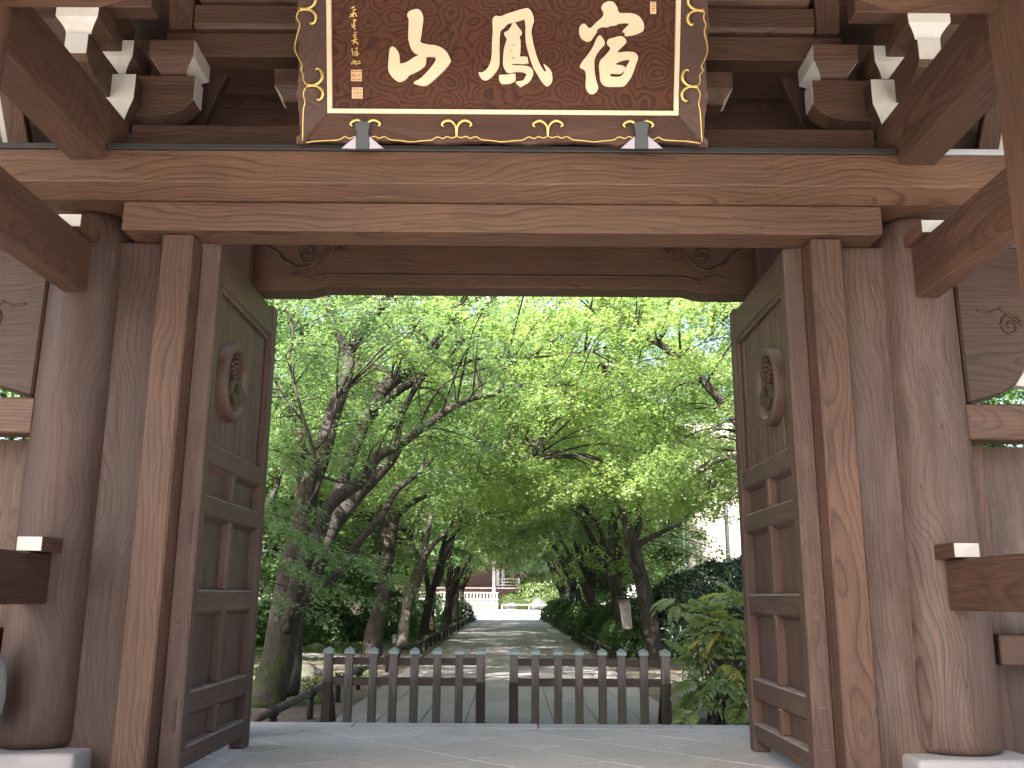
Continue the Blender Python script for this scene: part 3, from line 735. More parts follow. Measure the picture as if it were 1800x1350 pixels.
quad_uv(u1, u1 + gt, vb, vt, -.01, .05, 'gilt_strip', 'gold_leaf', .003)
# frame boards with scalloped outer edges, mitred
def scal(t, n_big, amp=.03):
    ph = (t * n_big) % 1.0
    return amp * (abs(math.sin(PI * ph)) ** .7) + amp * .28 * abs(math.sin(PI * ph * 5))
ui0, ui1, vi0, vi1 = u0 - gt - .002, u1 + gt + .002, vb - gt - .002, vt + gt + .002
def frame_side(side):
    n = 64; out = []
    if side in 'bt':
        for k in range(n + 1):
            t = k / n; u = -HW + 2 * HW * t; d = scal(t * 1.0 + .086, 4.6, .028) if .03 < t < .97 else 0
            out.append((u, (0.0 + d) if side == 'b' else HH - d))
        inn = [(ui1, vi0 if side == 'b' else vi1), (ui0, vi0 if side == 'b' else vi1)]
    else:
        for k in range(n + 1):
            t = k / n; v = HH * t; d = scal(t + .1, 3, .028) if .04 < t < .96 else 0
            out.append(((-HW + d) if side == 'l' else HW - d, v))
        inn = [(ui0 if side == 'l' else ui1, vi1), (ui0 if side == 'l' else ui1, vi0)]
    pts = [plu(u, v, .05 if i <= n else .0) for i, (u, v) in enumerate(out + inn)]
    # outer edge stands proud, inner edge lies lower: split the face for a clean slope
    m = len(out); b = MB(); back = [p - PN * .12 for p in pts]
    b.v = [tuple(p) for p in pts + back]; N = len(pts)
    b.f = [(i, i + 1, N - 1 if i + 1 <= n // 2 else N - 2) for i in range(n)] + [(n // 2, N - 2, N - 1)]
    b.f += [(i, N + i, N + (i + 1) % N, (i + 1) % N) for i in range(N)]
    b.mi = [0] * len(b.f)
    return b.make('frame_board', 'frame_wood_x' if side in 'bt' else 'frame_wood_z', plaque)
for sd_ in 'btlr': frame_side(sd_)
# flat gold glyphs traced from the photograph, as filled 2-D curves given thickness
def glyph(loops, org, sc_, off, th, mat, name, smooth_=True, bev=0.):
    cu = bpy.data.curves.new(name, 'CURVE'); cu.dimensions = '2D'; cu.fill_mode = 'BOTH'; cu.extrude = th / 2
    for lp in loops:
        pts = []
        for X_, Y_ in lp:
            w = pl(org[0] + X_ / sc_, org[1] + Y_ / sc_, off) - (PB + PN * off); pts.append((w.x, w.dot(PV)))
        if smooth_:
            q = smoothpath([(a, b_, 0) for a, b_ in [pts[-1]] + pts + pts[:2]], 3)[3:-3]; pts = [(p.x, p.y) for p in q][:-1]
        sp_ = cu.splines.new('POLY'); sp_.points.add(len(pts) - 1); sp_.use_cyclic_u = True
        for i, (a, b_) in enumerate(pts): sp_.points[i].co = (a, b_, 0, 1)
    ob = bpy.data.objects.new('tmp', cu); COL.objects.link(ob)
    dg = bpy.context.evaluated_depsgraph_get(); me = bpy.data.meshes.new_from_object(ob.evaluated_get(dg)); bpy.data.objects.remove(ob)
    me.name = name; me.materials.clear()
    Mx = Matrix((( 1, 0, 0, 0), (0, PV.y, PN.y, 0), (0, PV.z, PN.z, 0), (0, 0, 0, 1))); me.transform(Matrix.Translation(PB + PN * off) @ Mx)
    return place(name, me, mat, plaque)
G1 = [[(385,190),(440,150),(530,135),(580,175),(605,240),(605,310),(590,430),(575,540),(570,610),(680,645),(780,655),(880,695),(950,760),(1000,865),(995,900),(930,990),(820,1100),(720,1190),(650,1235),(590,1238),(520,1220),(468,1190),(560,1135),(640,1060),(710,980),(770,900),(785,860),(770,825),(655,825),(650,880),(625,960),(510,1040),(410,1085),(370,1130),(310,1170),(240,1175),(160,1110),(110,1030),(102,950),(110,850),(122,720),(150,680),(190,682),(235,730),(262,790),(270,890),(285,918),(370,895),(470,830),(535,792),(480,765),(430,700),(405,620),(390,540),(395,400),(395,270),(378,240)]]
G2 = [[(55,1040),(95,1045),(150,1015),(205,940),(238,820),(245,600),(255,450),(250,310),(262,260),(300,232),(370,238),(450,205),(560,170),(660,140),(750,122),(800,155),(828,210),(848,300),(828,370),(812,450),(820,530),(850,680),(890,820),(940,940),(1000,1030),(1022,1015),(985,925),(1050,970),(1095,1030),(1112,1110),(1105,1180),(1060,1235),(1015,1235),(960,1175),(900,1080),(840,980),(790,840),(750,700),(725,560),(718,300),(640,305),(560,325),(470,350),(415,410),(370,445),(355,560),(352,760),(352,920),(320,1010),(260,1090),(200,1140),(150,1160),(95,1135),(60,1080)],
      [(545,332),(578,332),(620,390),(660,440),(675,490),(640,535),(655,580),(655,700),(650,790),(640,815),(745,820),(760,870),(755,920),(560,920),(540,940),(680,945),(770,960),(825,1000),(838,1060),(815,1130),(770,1190),(700,1230),(655,1252),(620,1225),(585,1180),(690,1160),(720,1110),(740,1075),(700,1045),(600,1035),(490,1055),(440,1020),(410,960),(402,880),(415,720),(440,620),(455,560),(420,500),(430,465),(480,440),(520,380)],
      [(535,655),(555,645),(580,648),(560,657)], [(508,738),(530,724),(536,730),(515,742)], [(524,850),(530,838),(566,828),(560,842)],
      [(355,1080),(450,1078),(570,1062),(582,1110),(580,1160),(520,1200),(450,1210),(390,1208),(355,1170),(345,1120)]]
G3 = [[(365,90),(400,45),(470,20),(530,38),(575,100),(610,178),(750,182),(840,205),(895,250),(935,320),(940,390),(920,430),(820,475),(690,490),(680,450),(648,428),(700,370),(735,325),(670,318),(600,325),(560,345),(480,355),(450,372),(370,370),(310,400),(300,440),(260,500),(220,555),(170,565),(110,540),(70,480),(62,400),(80,350),(135,325),(205,388),(290,310),(370,240),(392,180),(370,130)],
      [(340,482),(380,520),(405,570),(405,610),(350,670),(300,740),(270,820),(268,900),(275,1000),(295,1100),(318,1180),(310,1230),(260,1275),(210,1275),(165,1230),(148,1150),(155,1050),(140,960),(70,910),(110,830),(160,770),(230,670),(270,590),(300,520)],
      [(440,570),(460,535),(530,515),(600,495),(650,500),(690,535),(700,580),(660,625),(580,710),(700,703),(800,710),(850,750),(858,800),(830,880),(800,970),(760,1060),(700,1140),(660,1175),(550,1178),(450,1178),(390,1155),(350,1100),(340,1000),(330,900),(350,820),(410,760),(485,660),(445,610)],
      [(555,875),(620,835),(740,812),(720,870),(690,920),(650,1015),(590,1045),(490,1038),(495,1000),(625,1003),(685,925),(640,890)]]
glyph(G1, (670, 0), 8.185, -.048, .02, 'gold_leaf', 'gold_character')
glyph(G2, (835, 0), 8.18, -.048, .02, 'gold_leaf', 'gold_character')
glyph(G3, (1010, 0), 7.714, -.048, .02, 'gold_leaf', 'gold_character')
def ribbon(path_, w, org, sc_):
    """outline of a brush stroke of half width w in zoom units"""
    P_ = smoothpath([(a, b_, 0) for a, b_ in path_], 4); L, Rr = [], []
    for i, p in enumerate(P_):
        t = (P_[min(i + 1, len(P_) - 1)] - P_[max(i - 1, 0)]); t = t.normalized() if t.length > 0 else Vector((1, 0, 0)); nn = Vector((-t.y, t.x, 0))
        ww = w * (.45 + .75 * math.sin(PI * (.12 + .76 * i / max(1, len(P_) - 1)))); L.append((p.x + nn.x * ww, p.y + nn.y * ww)); Rr.append((p.x - nn.x * ww, p.y - nn.y * ww))
    return L + Rr[::-1]
sig = [[[(170,110),(215,85)],[(190,140),(228,118)],[(198,150),(192,200),(145,222)],[(150,200),(212,172),(242,222)],[(180,195),(205,225)]],
       [[(188,265),(230,262),(205,290),(205,350),(182,362)],[(172,345),(222,335)],[(210,390),(216,365)],[(170,315),(182,325)]],
       [[(205,430),(236,425)],[(190,472),(240,450)],[(200,495),(235,482)],[(170,540),(250,515)],[(225,500),(192,582)],[(215,540),(262,582)]],
       [[(184,638),(172,668)],[(186,665),(190,735)],[(218,640),(258,632)],[(215,668),(222,732),(266,708),(218,690)],[(242,650),(244,742)]],
       [[(168,828),(182,850)],[(196,785),(202,842)],[(175,828),(228,802),(218,842),(282,832),(270,806),(226,822)]]]
for ch in sig:
    cu_loops = [ribbon(st_, 6.5, None, 1) for st_ in ch]
    for q, lp in enumerate(cu_loops): pass
    # strokes overlap, so each becomes its own layer inside one mesh
    b = MB()
    for q, lp in enumerate(cu_loops):
        n = len(lp) // 2; A = [pl(595 + X_ / 7.5, Y_ / 7.5, -.05 + q * .0015) for X_, Y_ in lp]
        k0 = len(b.v); b.v += [tuple(p) for p in A]; 
        for i in range(n - 1): b.f.append((k0 + i, k0 + i + 1, k0 + 2 * n - 2 - i, k0 + 2 * n - 1 - i)); b.mi.append(0)
    o = b.make('signature_character', 'gold_edge', plaque)
def seal(x0, y0, x1, y1, marks, name='seal'):
    o = MB().prism([pl(x0, y0, -.046), pl(x1, y0, -.046), pl(x1, y1, -.046), pl(x0, y1, -.046)], PN * -.012).make(name, 'gold', plaque, .001)
    b = MB(); w, h = x1 - x0, y1 - y0
    for a, c, d, e in marks: b.prism([pl(x0 + a * w, y0 + c * h, -.044), pl(x0 + d * w, y0 + c * h, -.044), pl(x0 + d * w, y0 + e * h, -.044), pl(x0 + a * w, y0 + e * h, -.044)], PN * -.003)
    b.make('seal_mark', 'seal_red', o)
seal(617, 122.5, 636, 142.5, [(.08, .1, .3, .2), (.4, .08, .62, .22), (.7, .1, .92, .2), (.1, .4, .22, .62), (.3, .35, .4, .7), (.6, .4, .9, .48), (.55, .58, .92, .64), (.1, .8, .34, .9), (.42, .76, .5, .92), (.6, .8, .9, .9)])
seal(618.5, 153.5, 637.5, 173, [(.1, .12, .4, .2), (.5, .1, .6, .3), (.7, .15, .9, .25), (.12, .4, .3, .5), (.42, .42, .55, .68), (.65, .42, .9, .52), (.1, .75, .35, .82), (.45, .8, .62, .9), (.7, .72, .88, .85)])
seal(1143, 3, 1153.5, 24, [(.2, .08, .8, .16), (.25, .28, .45, .4), (.55, .3, .8, .42), (.2, .52, .8, .6), (.3, .72, .7, .8)], 'seal')
# gilt line work on the frame
def gline(pts, w0, w1=None, name='gilt_scroll'):
    P_ = smoothpath([pl(x_, y_, .046) for x_, y_ in pts], 3); n = len(P_); w1 = w1 or w0
    MB().tube(P_, [w0 + (w1 - w0) * math.sin(PI * i / (n - 1)) for i in range(n)], 6).make(name, 'gold_edge', plaque, smooth=True)
def bottom_motif(cx_, y_):
    for q in (-1, 1):
        gline([(cx_ + q * .6, y_), (cx_ + q * 1.2, y_ - 16), (cx_ + q * 6, y_ - 24), (cx_ + q * 14, y_ - 28), (cx_ + q * 23, y_ - 25), (cx_ + q * 26, y_ - 20), (cx_ + q * 22, y_ - 17.5)], .008, .016)
xs_ = [642, 802.5, 963, 1122]
for i, m_ in enumerate(xs_): bottom_motif(m_, 239 + i * .6)
gline([(537, 251), (556, 248), (594, 246), (606, 240), (614, 243.5), (624, 240), (634, 242), (642, 239)], .006)
for a, b_ in zip(xs_[:-1], xs_[1:]):
    m_ = (a + b_) / 2
    gline([(a, 239), (a + 8, 242), (a + 17, 239.5), (a + 24, 243), (a + 34, 240), (a + 44, 245.5), (m_ - 18, 247), (m_, 249.5), (m_ + 18, 247.5), (b_ - 44, 246), (b_ - 34, 240.5), (b_ - 24, 243.5), (b_ - 17, 240), (b_ - 8, 242.5), (b_, 239.5)], .006)
gline([(1122, 239), (1130, 243), (1138, 241), (1148, 245), (1158, 241), (1168, 246), (1205, 248), (1232, 252)], .006)
def side_motif(x_, y_, q):
    gline([(x_, y_), (x_ + q * 9, y_ + 1.5), (x_ + q * 20, y_ - 1), (x_ + q * 28, y_ - 10), (x_ + q * 27, y_ - 22), (x_ + q * 21, y_ - 28), (x_ + q * 17, y_ - 25)], .009, .016)
    gline([(x_, y_ + 5), (x_ + q * 9, y_ + 2.5), (x_ + q * 20, y_ + 4), (x_ + q * 29, y_ + 12), (x_ + q * 28, y_ + 23), (x_ + q * 22, y_ + 28), (x_ + q * 19, y_ + 25)], .009, .016)
side_motif(538, 148, 1); side_motif(526, 14, 1); side_motif(1228, 150, -1); side_motif(1238, 16, -1)
gline([(526, 18), (521, 30), (527, 42), (524, 55), (518, 84), (524, 100), (531, 115), (529, 122), (533, 132), (533, 140), (538, 148)], .007)
gline([(538, 153), (533, 164), (536, 180), (533, 195), (532, 248)], .007)
gline([(1239, 20), (1237, 32), (1241, 44), (1238, 56), (1244, 84), (1240, 102), (1233, 116), (1236, 124), (1230, 133), (1231, 142), (1228, 150)], .007)
gline([(1227, 155), (1231, 166), (1228, 182), (1231, 197), (1234, 250)], .007)
# iron hooks that carry the plaque
for m_ in (637, 1128):
    hk = [(m_ - 15, 217), (m_ - 6, 213), (m_, 211.5), (m_ + 6, 213), (m_ + 14, 217), (m_ + 11, 232), (m_ + 12, 262), (m_ - 12, 262), (m_ - 11, 232)]
    o = MB().prism([pl(a, b_, .085) for a, b_ in hk], PN * -.03).make('iron_hook', 'black_iron', plaque, .004)
    for q in (-1, 1):
        MB().prism([pl(m_ + q * 11, 238, .07), pl(m_ + q * 38, 261, .07), pl(m_ + q * 10, 262, .07)], PN * -.02).make('side_plate', 'silver_metal', o, .003)

# ================================================================== BARRIERS ON THE PATH
def barrier(xs, name_label, first):
    YF = 12.35
    X = [at(x_, 1200, YF).x for x_ in xs]
    t = empty('picket_barrier', ((X[0] + X[-1]) / 2, YF, GZ), name_label, 'barrier', 'low wooden barriers across the path behind the gate')
    zt = at(900, 1146, YF).z
    for i, xx in enumerate(X):
        end = i in (0, 7); w = .050 if not end else .055
        b = MB(); 
        p = b.box(xx - w, xx + w, YF - w, YF + w, GZ + .03 if not end else .42, zt).make('post', 'picket_wood', t, .006)
        MB().box(xx - w - .012, xx + w + .012, YF - w - .012, YF + w + .012, zt - .035, zt + .012).make('cap_band', 'copper_green', p, .003)
        c = MB(); q = w + .016
        c.add([(xx - q, YF - q, zt + .013), (xx + q, YF - q, zt + .013), (xx + q, YF + q, zt + .013), (xx - q, YF + q, zt + .013), (xx, YF, zt + .055)], [(0, 1, 4), (1, 2, 4), (2, 3, 4), (3, 0, 4), (3, 2, 1, 0)])
        c.make('cap', 'copper_green', p)
        if end:
            MB().box(xx - w - .004, xx + w + .004, YF - w - .004, YF + w + .004, GZ + .03, .42).make('dark_foot', 'char_wood_z', t, .006)
            MB().prism([(xx - .04, YF + .09, .40), (xx - .04, YF + .16, .40), (xx - .04, YF + .52, GZ + .03), (xx - .04, YF + .42, GZ + .03)], (.08, 0, 0)).make('rear_stay', 'char_wood_z', t, .005)
    for y0, y1 in ((1157.5, 1170), (1192, 1206)):
        z1, z0 = at(900, y0, YF).z, at(900, y1, YF).z
        bx('rail', 'fence_wood_x', t, X[0] - .02, X[-1] + .02, YF - .03, YF + .03, z0, z1, .005)
barrier((576, 613, 655, 691, 728, 768, 807, 845), 'left one of two weathered grey picket barriers, standing on the left half of the path', 0)
barrier((903, 941, 981, 1018, 1059, 1093, 1132, 1170), 'right one of two weathered grey picket barriers, reaching towards the mahonia bush', 1)

# ================================================================== LOG RAIL FENCES
def log_fence(x0, ya, yb, step, label, sx=0.0):
    t = empty('log_rail_fence', (x0, (ya + yb) / 2, GZ), label, 'fence', 'low log rail fences along the path')
    n = max(1, round((yb - ya) / step)); k = 0
    for i in range(n + 1):
        y = ya + (yb - ya) * i / n; xx = x0 + sx * i + random.uniform(-.03, .03); h = .30 + random.uniform(-.02, .02)
        p = MB().tube([(xx, y, GZ - .05), (xx, y, GZ + h * .6), (xx + .005, y, GZ + h)], .045, 9).make('post', 'char_wood_z', t, smooth=True)
        if y < 42:
            for q in (-.03, 0, .03):
                ring = [(xx + .07 * math.cos(a), y + q, GZ + h + .03 + .075 * math.sin(a)) for a in np.linspace(0, 2 * PI, 11)]
                b = MB().tube(ring, .010, 5, False)
                if q == 0: b.tube([(xx, y, GZ + h + .1), (xx + .05, y + .01, GZ + h + .15), (xx + .09, y, GZ + h + .12)], .009, 5); b.tube([(xx, y, GZ + h + .1), (xx - .06, y - .02, GZ + h + .14)], .009, 5)
                b.make('rope_tie', 'rope_black', p)
        if i < n:
            y2 = ya + (yb - ya) * (i + 1) / n
            if i % 2 == 0 or True:
                e = .1
                MB().tube([(xx, y - e, GZ + h + .04), (xx + sx * .5 + random.uniform(-.02, .02), (y + y2) / 2, GZ + h + .03), (xx + sx, y2 + e, GZ + h + .05)], [.05, .046, .05], 9).make('rail', 'log_wood_y', t, smooth=True)
log_fence(-2.71, 13.25, 23.2, 2.0, 'short log rail fence behind the left barrier, beside the mossy maple trunk')
nf_ = bpy.data.objects['log_rail_fence']
MB().tube([(-3.13, 12.0, .0), (-2.92, 12.6, .10), (-2.66, 13.5, .22)], [.052, .055, .05], 11).make('rail', 'log_wood_y', nf_, smooth=True)
MB().tube([(-3.0, 12.3, GZ - .05), (-3.0, 12.3, .04)], [.05, .045], 9).make('post', 'char_wood_z', nf_, smooth=True)
for q in (-.03, 0, .03):
    MB().tube([(-3.01 + .075 * math.cos(a), 12.3 + q, .05 + .075 * math.sin(a)) for a in np.linspace(0, 2 * PI, 11)], .010, 5, False).make('rope_tie', 'rope_black', nf_)
log_fence(-2.62, 26.0, 64.5, 1.9, 'long row of dark posts with log rails along the left edge of the path')
log_fence(2.62, 25.0, 64.5, 1.9, 'row of dark posts with log rails along the right path edge under the shrubs')

# ================================================================== FOLIAGE MACHINERY
rng = np.random.default_rng(11)
def star_template():
    tips = [(-70, .72), (-35, .98), (0, 1.12), (35, .98), (70, .72)]
    vs = [(0, -.35, 0)]
    P5 = []
    for i, (a, r) in enumerate(tips):
        a = R_(a); P5.append((math.sin(a) * r, math.cos(a) * r - .05, -.12 * abs(math.sin(a)) - .10))
    notch = [(-52, .33), (-18, .38), (18, .38), (52, .33)]
    N4 = [(math.sin(R_(a)) * r, math.cos(R_(a)) * r - .05, 0) for a, r in notch]
    vs = [(0, -.3, 0), (-.20, -.22, 0)] + [P5[0], N4[0], P5[1], N4[1], P5[2], N4[2], P5[3], N4[3], P5[4], (.20, -.22, 0)]
    fs = [(0, 1, 2), (0, 2, 3), (0, 3, 4, 5), (0, 5, 6, 7), (0, 7, 8, 9), (0, 9, 10, 11)]
    # order of the fan: base, left shoulder, tips and notches
    return np.array(vs), fs
def rhomb_template():
    return np.array([(0, -.9, 0), (.5, 0, .10), (0, 1., -.12), (-.5, 0, .10)]), [(0, 1, 2, 3)]
def tri3_template():                  # three lobes, for maples further away
    vs = [(0, -.35, 0), (-.85, .25, -.1), (-.28, .25, 0), (0, 1., -.1), (.28, .25, 0), (.85, .25, -.1)]
    return np.array(vs), [(0, 1, 2), (0, 2, 3, 4), (0, 4, 5)]
def oval_template():
    return np.array([(0, -.9, 0), (.42, -.35, .1), (.42, .3, .1), (0, 1., -.1), (-.42, .3, .1), (-.42, -.35, .1)]), [(0, 1, 2, 3), (0, 3, 4, 5)]
TPL = {'star': star_template(), 'rhomb': rhomb_template(), 'tri': tri3_template(), 'oval': oval_template()}
def leaves_mesh(name, pos, nrm, size, tpl):
    """one mesh of many leaves: pos (n,3), nrm (n,3) leaf normals, size (n,)"""
    V, Fc = TPL[tpl]; n = len(pos)
    nrm = nrm / np.linalg.norm(nrm, axis=1, keepdims=True)
    rnd = rng.normal(size=(n, 3)); a = np.cross(nrm, rnd); a /= np.linalg.norm(a, axis=1, keepdims=True) + 1e-9; b = np.cross(nrm, a)
    P = pos[:, None, :] + size[:, None, None] * (V[None, :, 0, None] * a[:, None, :] + V[None, :, 1, None] * b[:, None, :] + V[None, :, 2, None] * nrm[:, None, :])
    nv = len(V); me = bpy.data.meshes.new(name)
    me.vertices.add(n * nv); me.vertices.foreach_set('co', P.astype('f').ravel())
    lt = np.array([len(f) for f in Fc]); base = np.concatenate([np.array(f) for f in Fc])
    loops = (base[None, :] + (np.arange(n) * nv)[:, None]).ravel()
    tot = np.tile(lt, n); st = np.concatenate([[0], np.cumsum(tot)[:-1]])
    me.loops.add(len(loops)); me.loops.foreach_set('vertex_index', loops.astype('i'))
    me.polygons.add(len(tot)); me.polygons.foreach_set('loop_start', st.astype('i')); me.polygons.foreach_set('loop_total', tot.astype('i'))
    me.update(calc_edges=True); return me
def pad_leaves(pads, per, size, tilt=.45):
    """pads: list of (centre, rx, rz, outward vector); flattened sprays of leaves that droop at the rim"""
    P, Nn, Sz = [], [], []
    for c, rx, rz, outw in pads:
        n = int(per * (rx / .7) ** 2 * random.uniform(.7, 1.25))
        r = np.sqrt(rng.random(n)) ; a = rng.random(n) * 2 * PI
        e = .6 + .4 * np.sin(a * 3 + rng.random() * 6)               # ragged rim
        ex = random.uniform(.75, 1.3)
        x = r * rx * np.cos(a) * e * ex; y = r * rx * np.sin(a) * e / ex; z = rng.normal(size=n) * rz - .42 * rx * r ** 2
        x += outw[0] * .35 * rx * r; y += outw[1] * .35 * rx * r; z -= (x * outw[0] + y * outw[1]) * .25
        P.append(np.stack([x, y, z], 1) + np.array(c)); 
        nn = rng.normal(size=(n, 3)) * tilt; nn[:, 2] += 1.; nn[:, 0] += x / rx * .5; nn[:, 1] += y / rx * .5
        Nn.append(nn); Sz.append(size * rng.uniform(.7, 1.2, n))
    return np.concatenate(P), np.concatenate(Nn), np.concatenate(Sz)

def limb_mesh(b, pts, rads, n=8, per=3):
    P = smoothpath(pts, per); m = len(P); k = np.linspace(0, len(rads) - 1, m)
    r = np.interp(k, range(len(rads)), rads); sd = random.random() * 9
    Q = []
    for i, p in enumerate(P):
        w = r[i] * .5
        Q.append(p + Vector((mn.noise(p * 1.3 + Vector((sd, 0, 0))), mn.noise(p * 1.3 + Vector((0, sd, 0))), 0)) * min(w, .06))
    b.tube(Q, [max(v, .004) for v in r], n); return Q

class Tree:
    """one tree: a trunk mesh, a twig mesh and a crown mesh under an Empty at its foot"""
    def __init__(s, name, foot, label, group, barkm='bark', cat='tree'):
        s.root = empty(name, foot, label, cat, group); s.foot = Vector(foot); s.t = MB(); s.tw = MB(); s.pads = []; s.limbpts = []; s.bark = barkm
    def limb(s, pts, rads, n=8):
        Q = limb_mesh(s.t, pts, rads, n); s.limbpts += Q[len(Q) // 3:]; return Q
    def px(s, pts, Ys, n=10):
        """limb given by picture positions (x, y, width) and distances"""
        W = []; r = []
        for i, (x_, y_, w_) in enumerate(pts):
            Y = Ys[0] + (Ys[1] - Ys[0]) * i / max(1, len(pts) - 1) if not hasattr(Ys[0], '__len__') else Ys[0][i]
            W.append(at(x_, y_, Y)); r.append(w_ / 2 * Y / 1640)
        return s.limb(W, r, n)
    def pad(s, c, rx=.7, rz=.06, outw=None, twig=True):
        c = Vector(c)
        if outw is None:
            o_ = (c - s.foot); o_.z = 0; outw = o_.normalized() if o_.length > .1 else Vector((1, 0, 0))
        s.pads.append((tuple(c), rx, rz, tuple(outw)))
        if twig and s.limbpts:
            q = min(s.limbpts, key=lambda p: (p - c).length_squared + (4 if p.z > c.z + .5 else 0)); L = (q - c).length
            if L < 3.2 and L > .2:
                mid = (q + c) / 2 + Vector((random.uniform(-.15, .15), random.uniform(-.15, .15), .12 * L)) * 1.
                r0 = .008 + .008 * L; s.tw.tube(smoothpath([q, mid, c + Vector((0, 0, -.02))], 4), [r0 * (1 - .8 * i / 8) for i in range(9)], 5, False)
                for _ in range(3):
                    e = c + Vector((random.uniform(-1, 1) * rx * .8, random.uniform(-1, 1) * rx * .8, -.12)); s.tw.tube([c, (c + e) / 2 + Vector((0, 0, .03)), e], [.006, .004, .002], 4, False)
    def done(s, per=210, size=.05, tpl='star', mat='leaf_maple', tilt=.45):
        o = s.t.make('trunk', s.bark, s.root, smooth=True)
        if s.tw.v: tag(s.tw.make('twigs', 'bark', s.root, smooth=True), kind='stuff')
        if s.pads:
            near = [p for p in s.pads if p[0][1] < 16.2] if tpl == 'star' else []
            far = [p for p in s.pads if not near or p[0][1] >= 16.2]
            if near: place('crown', leaves_mesh('crown', *pad_leaves(near, per, size, tilt), 'star'), mat, s.root)
            if far: place('crown', leaves_mesh('crown', *pad_leaves(far, per, size, tilt), 'tri' if tpl == 'star' else tpl), mat, s.root)
        return s.root

def to_px(c):
    v = Vector(c) - Vector((0, 0, EYE)); d = v.dot(_F); return 900 + F_PX * v.dot(_r) / d, 675 - F_PX * v.dot(_u) / d
GAPS = ((1150, 1300, 930, 1015, 38), (868, 905, 535, 565, 60), (800, 850, 522, 556, 60))     # openings where the building or the sky shows
def in_gap(c):
    if c.y > 100: return False
    x_, y_ = to_px(c); return any(a < x_ < b and e < y_ < f and c.y < g_ for a, b, e, f, g_ in GAPS)
def in_tunnel(c, rx):                 # free height over the path
    return abs(c.x) < 2.9 + rx * .3 and c.z - GZ < 3.55 + rx * .35
def fill_crown(t, n, cx, cy, R, z0, z1, rx=(.5, 1.), cond=None, twig=True):
    k = 0; tries = 0
    while k < n and tries < n * 30:
        tries += 1
        a = random.random() * 2 * PI; r = R * math.sqrt(random.random()); z = random.uniform(z0, z1); f = (z - z0) / (z1 - z0)
        rr = r * (1.05 - .55 * max(0, f - .55) / .45) * (.72 + .28 * min(1, f / .3))
        c = Vector((cx + rr * math.cos(a), cy + rr * math.sin(a), z)); q = random.uniform(*rx)
        if in_tunnel(c, q) or in_gap(c) or (c.y - q < 13.2) or (cond and not cond(c)): continue
        t.pad(c, q, .05 + .03 * random.random(), twig=twig and random.random() < .8); k += 1

# ================================================================== THE NEAR TREES, limbs laid out after the photograph
GM = 'maples lining the path'
# 1. the big mossy maple at the left
t = Tree('maple_tree', atz(472, 1246, GZ), 'big leaning maple with mossy foot, nearest on the left behind the barrier', GM, 'bark_mossy')
Y = 14.2
t.px([(468, 1262, 74), (474, 1215, 60), (490, 1140, 54), (505, 1060, 54), (520, 980, 50), (533, 910, 44), (545, 860, 36), (566, 786, 32), (590, 720, 28), (608, 660, 24), (612, 617, 24)], (14.2, 16.6), 14)
t.px([(612, 618, 20), (592, 585, 14), (580, 554, 12), (572, 520, 10), (566, 480, 8)], (16.6, 17.2))
t.px([(612, 620, 24), (637, 576, 24), (660, 548, 20), (676, 531, 18), (692, 510, 14), (716, 470, 10)], (16.6, 17.6))
t.px([(497, 1110, 22), (528, 1010, 32), (556, 950, 28), (577, 893, 24), (606, 866, 24), (631, 847, 24), (648, 822, 22), (663, 802, 20), (690, 788, 18), (711, 773, 18), (735, 757, 16), (758, 742, 14), (786, 722, 13), (813, 707, 12), (840, 698, 10), (863, 694, 10), (885, 682, 9), (908, 678, 9), (946, 681, 7), (985, 676, 5), (1019, 678, 3)], (14.4, 18.5), 12)
t.px([(504, 1110, 14), (526, 1066, 17), (573, 1027, 16), (600, 1001, 15), (630, 953, 14), (668, 909, 13), (700, 860, 11), (740, 830, 8)], (14.3, 17.5), 9)
t.px([(564, 842, 8), (551, 793, 8), (536, 745, 7), (523, 697, 6), (508, 633, 5), (515, 582, 5), (497, 531, 4), (484, 500, 3)], (15.2, 15.6), 7)
t.px([(515, 582, 4), (530, 550, 3), (549, 515, 2)], (15.6, 15.8), 6)
t.px([(536, 745, 6), (510, 712, 5), (484, 670, 4), (470, 640, 4)], (15.5, 15.4), 6)
t.px([(556, 790, 5), (575, 765, 4), (587, 725, 4), (592, 700, 3)], (15.3, 15.6), 6)
t.px([(540, 890, 9), (556, 866, 8), (567, 840, 7), (600, 848, 4), (640, 838, 3)], (15.0, 15.6), 6)
t.px([(520, 900, 12), (530, 780, 12), (516, 750, 12), (504, 707, 11), (488, 668, 9), (470, 640, 6)], (17.5, 18.0), 8)
t.px([(466, 900, 10), (485, 860, 10), (500, 820, 8), (530, 800, 5)], (17.0, 17.5), 8)
foot = t.foot
fill_crown(t, 170, -4.2, 18.2, 4.6, 3.9, 8.7, (.55, 1.05))
for _ in range(75):                      # veil of leaves before the limbs
    yy = random.uniform(14.2, 17.5); c = at(random.uniform(455, 860), random.uniform(470, 830), yy)
    if not in_tunnel(c, .5) and not in_gap(c): t.pad(c, random.uniform(.35, .6), .05)
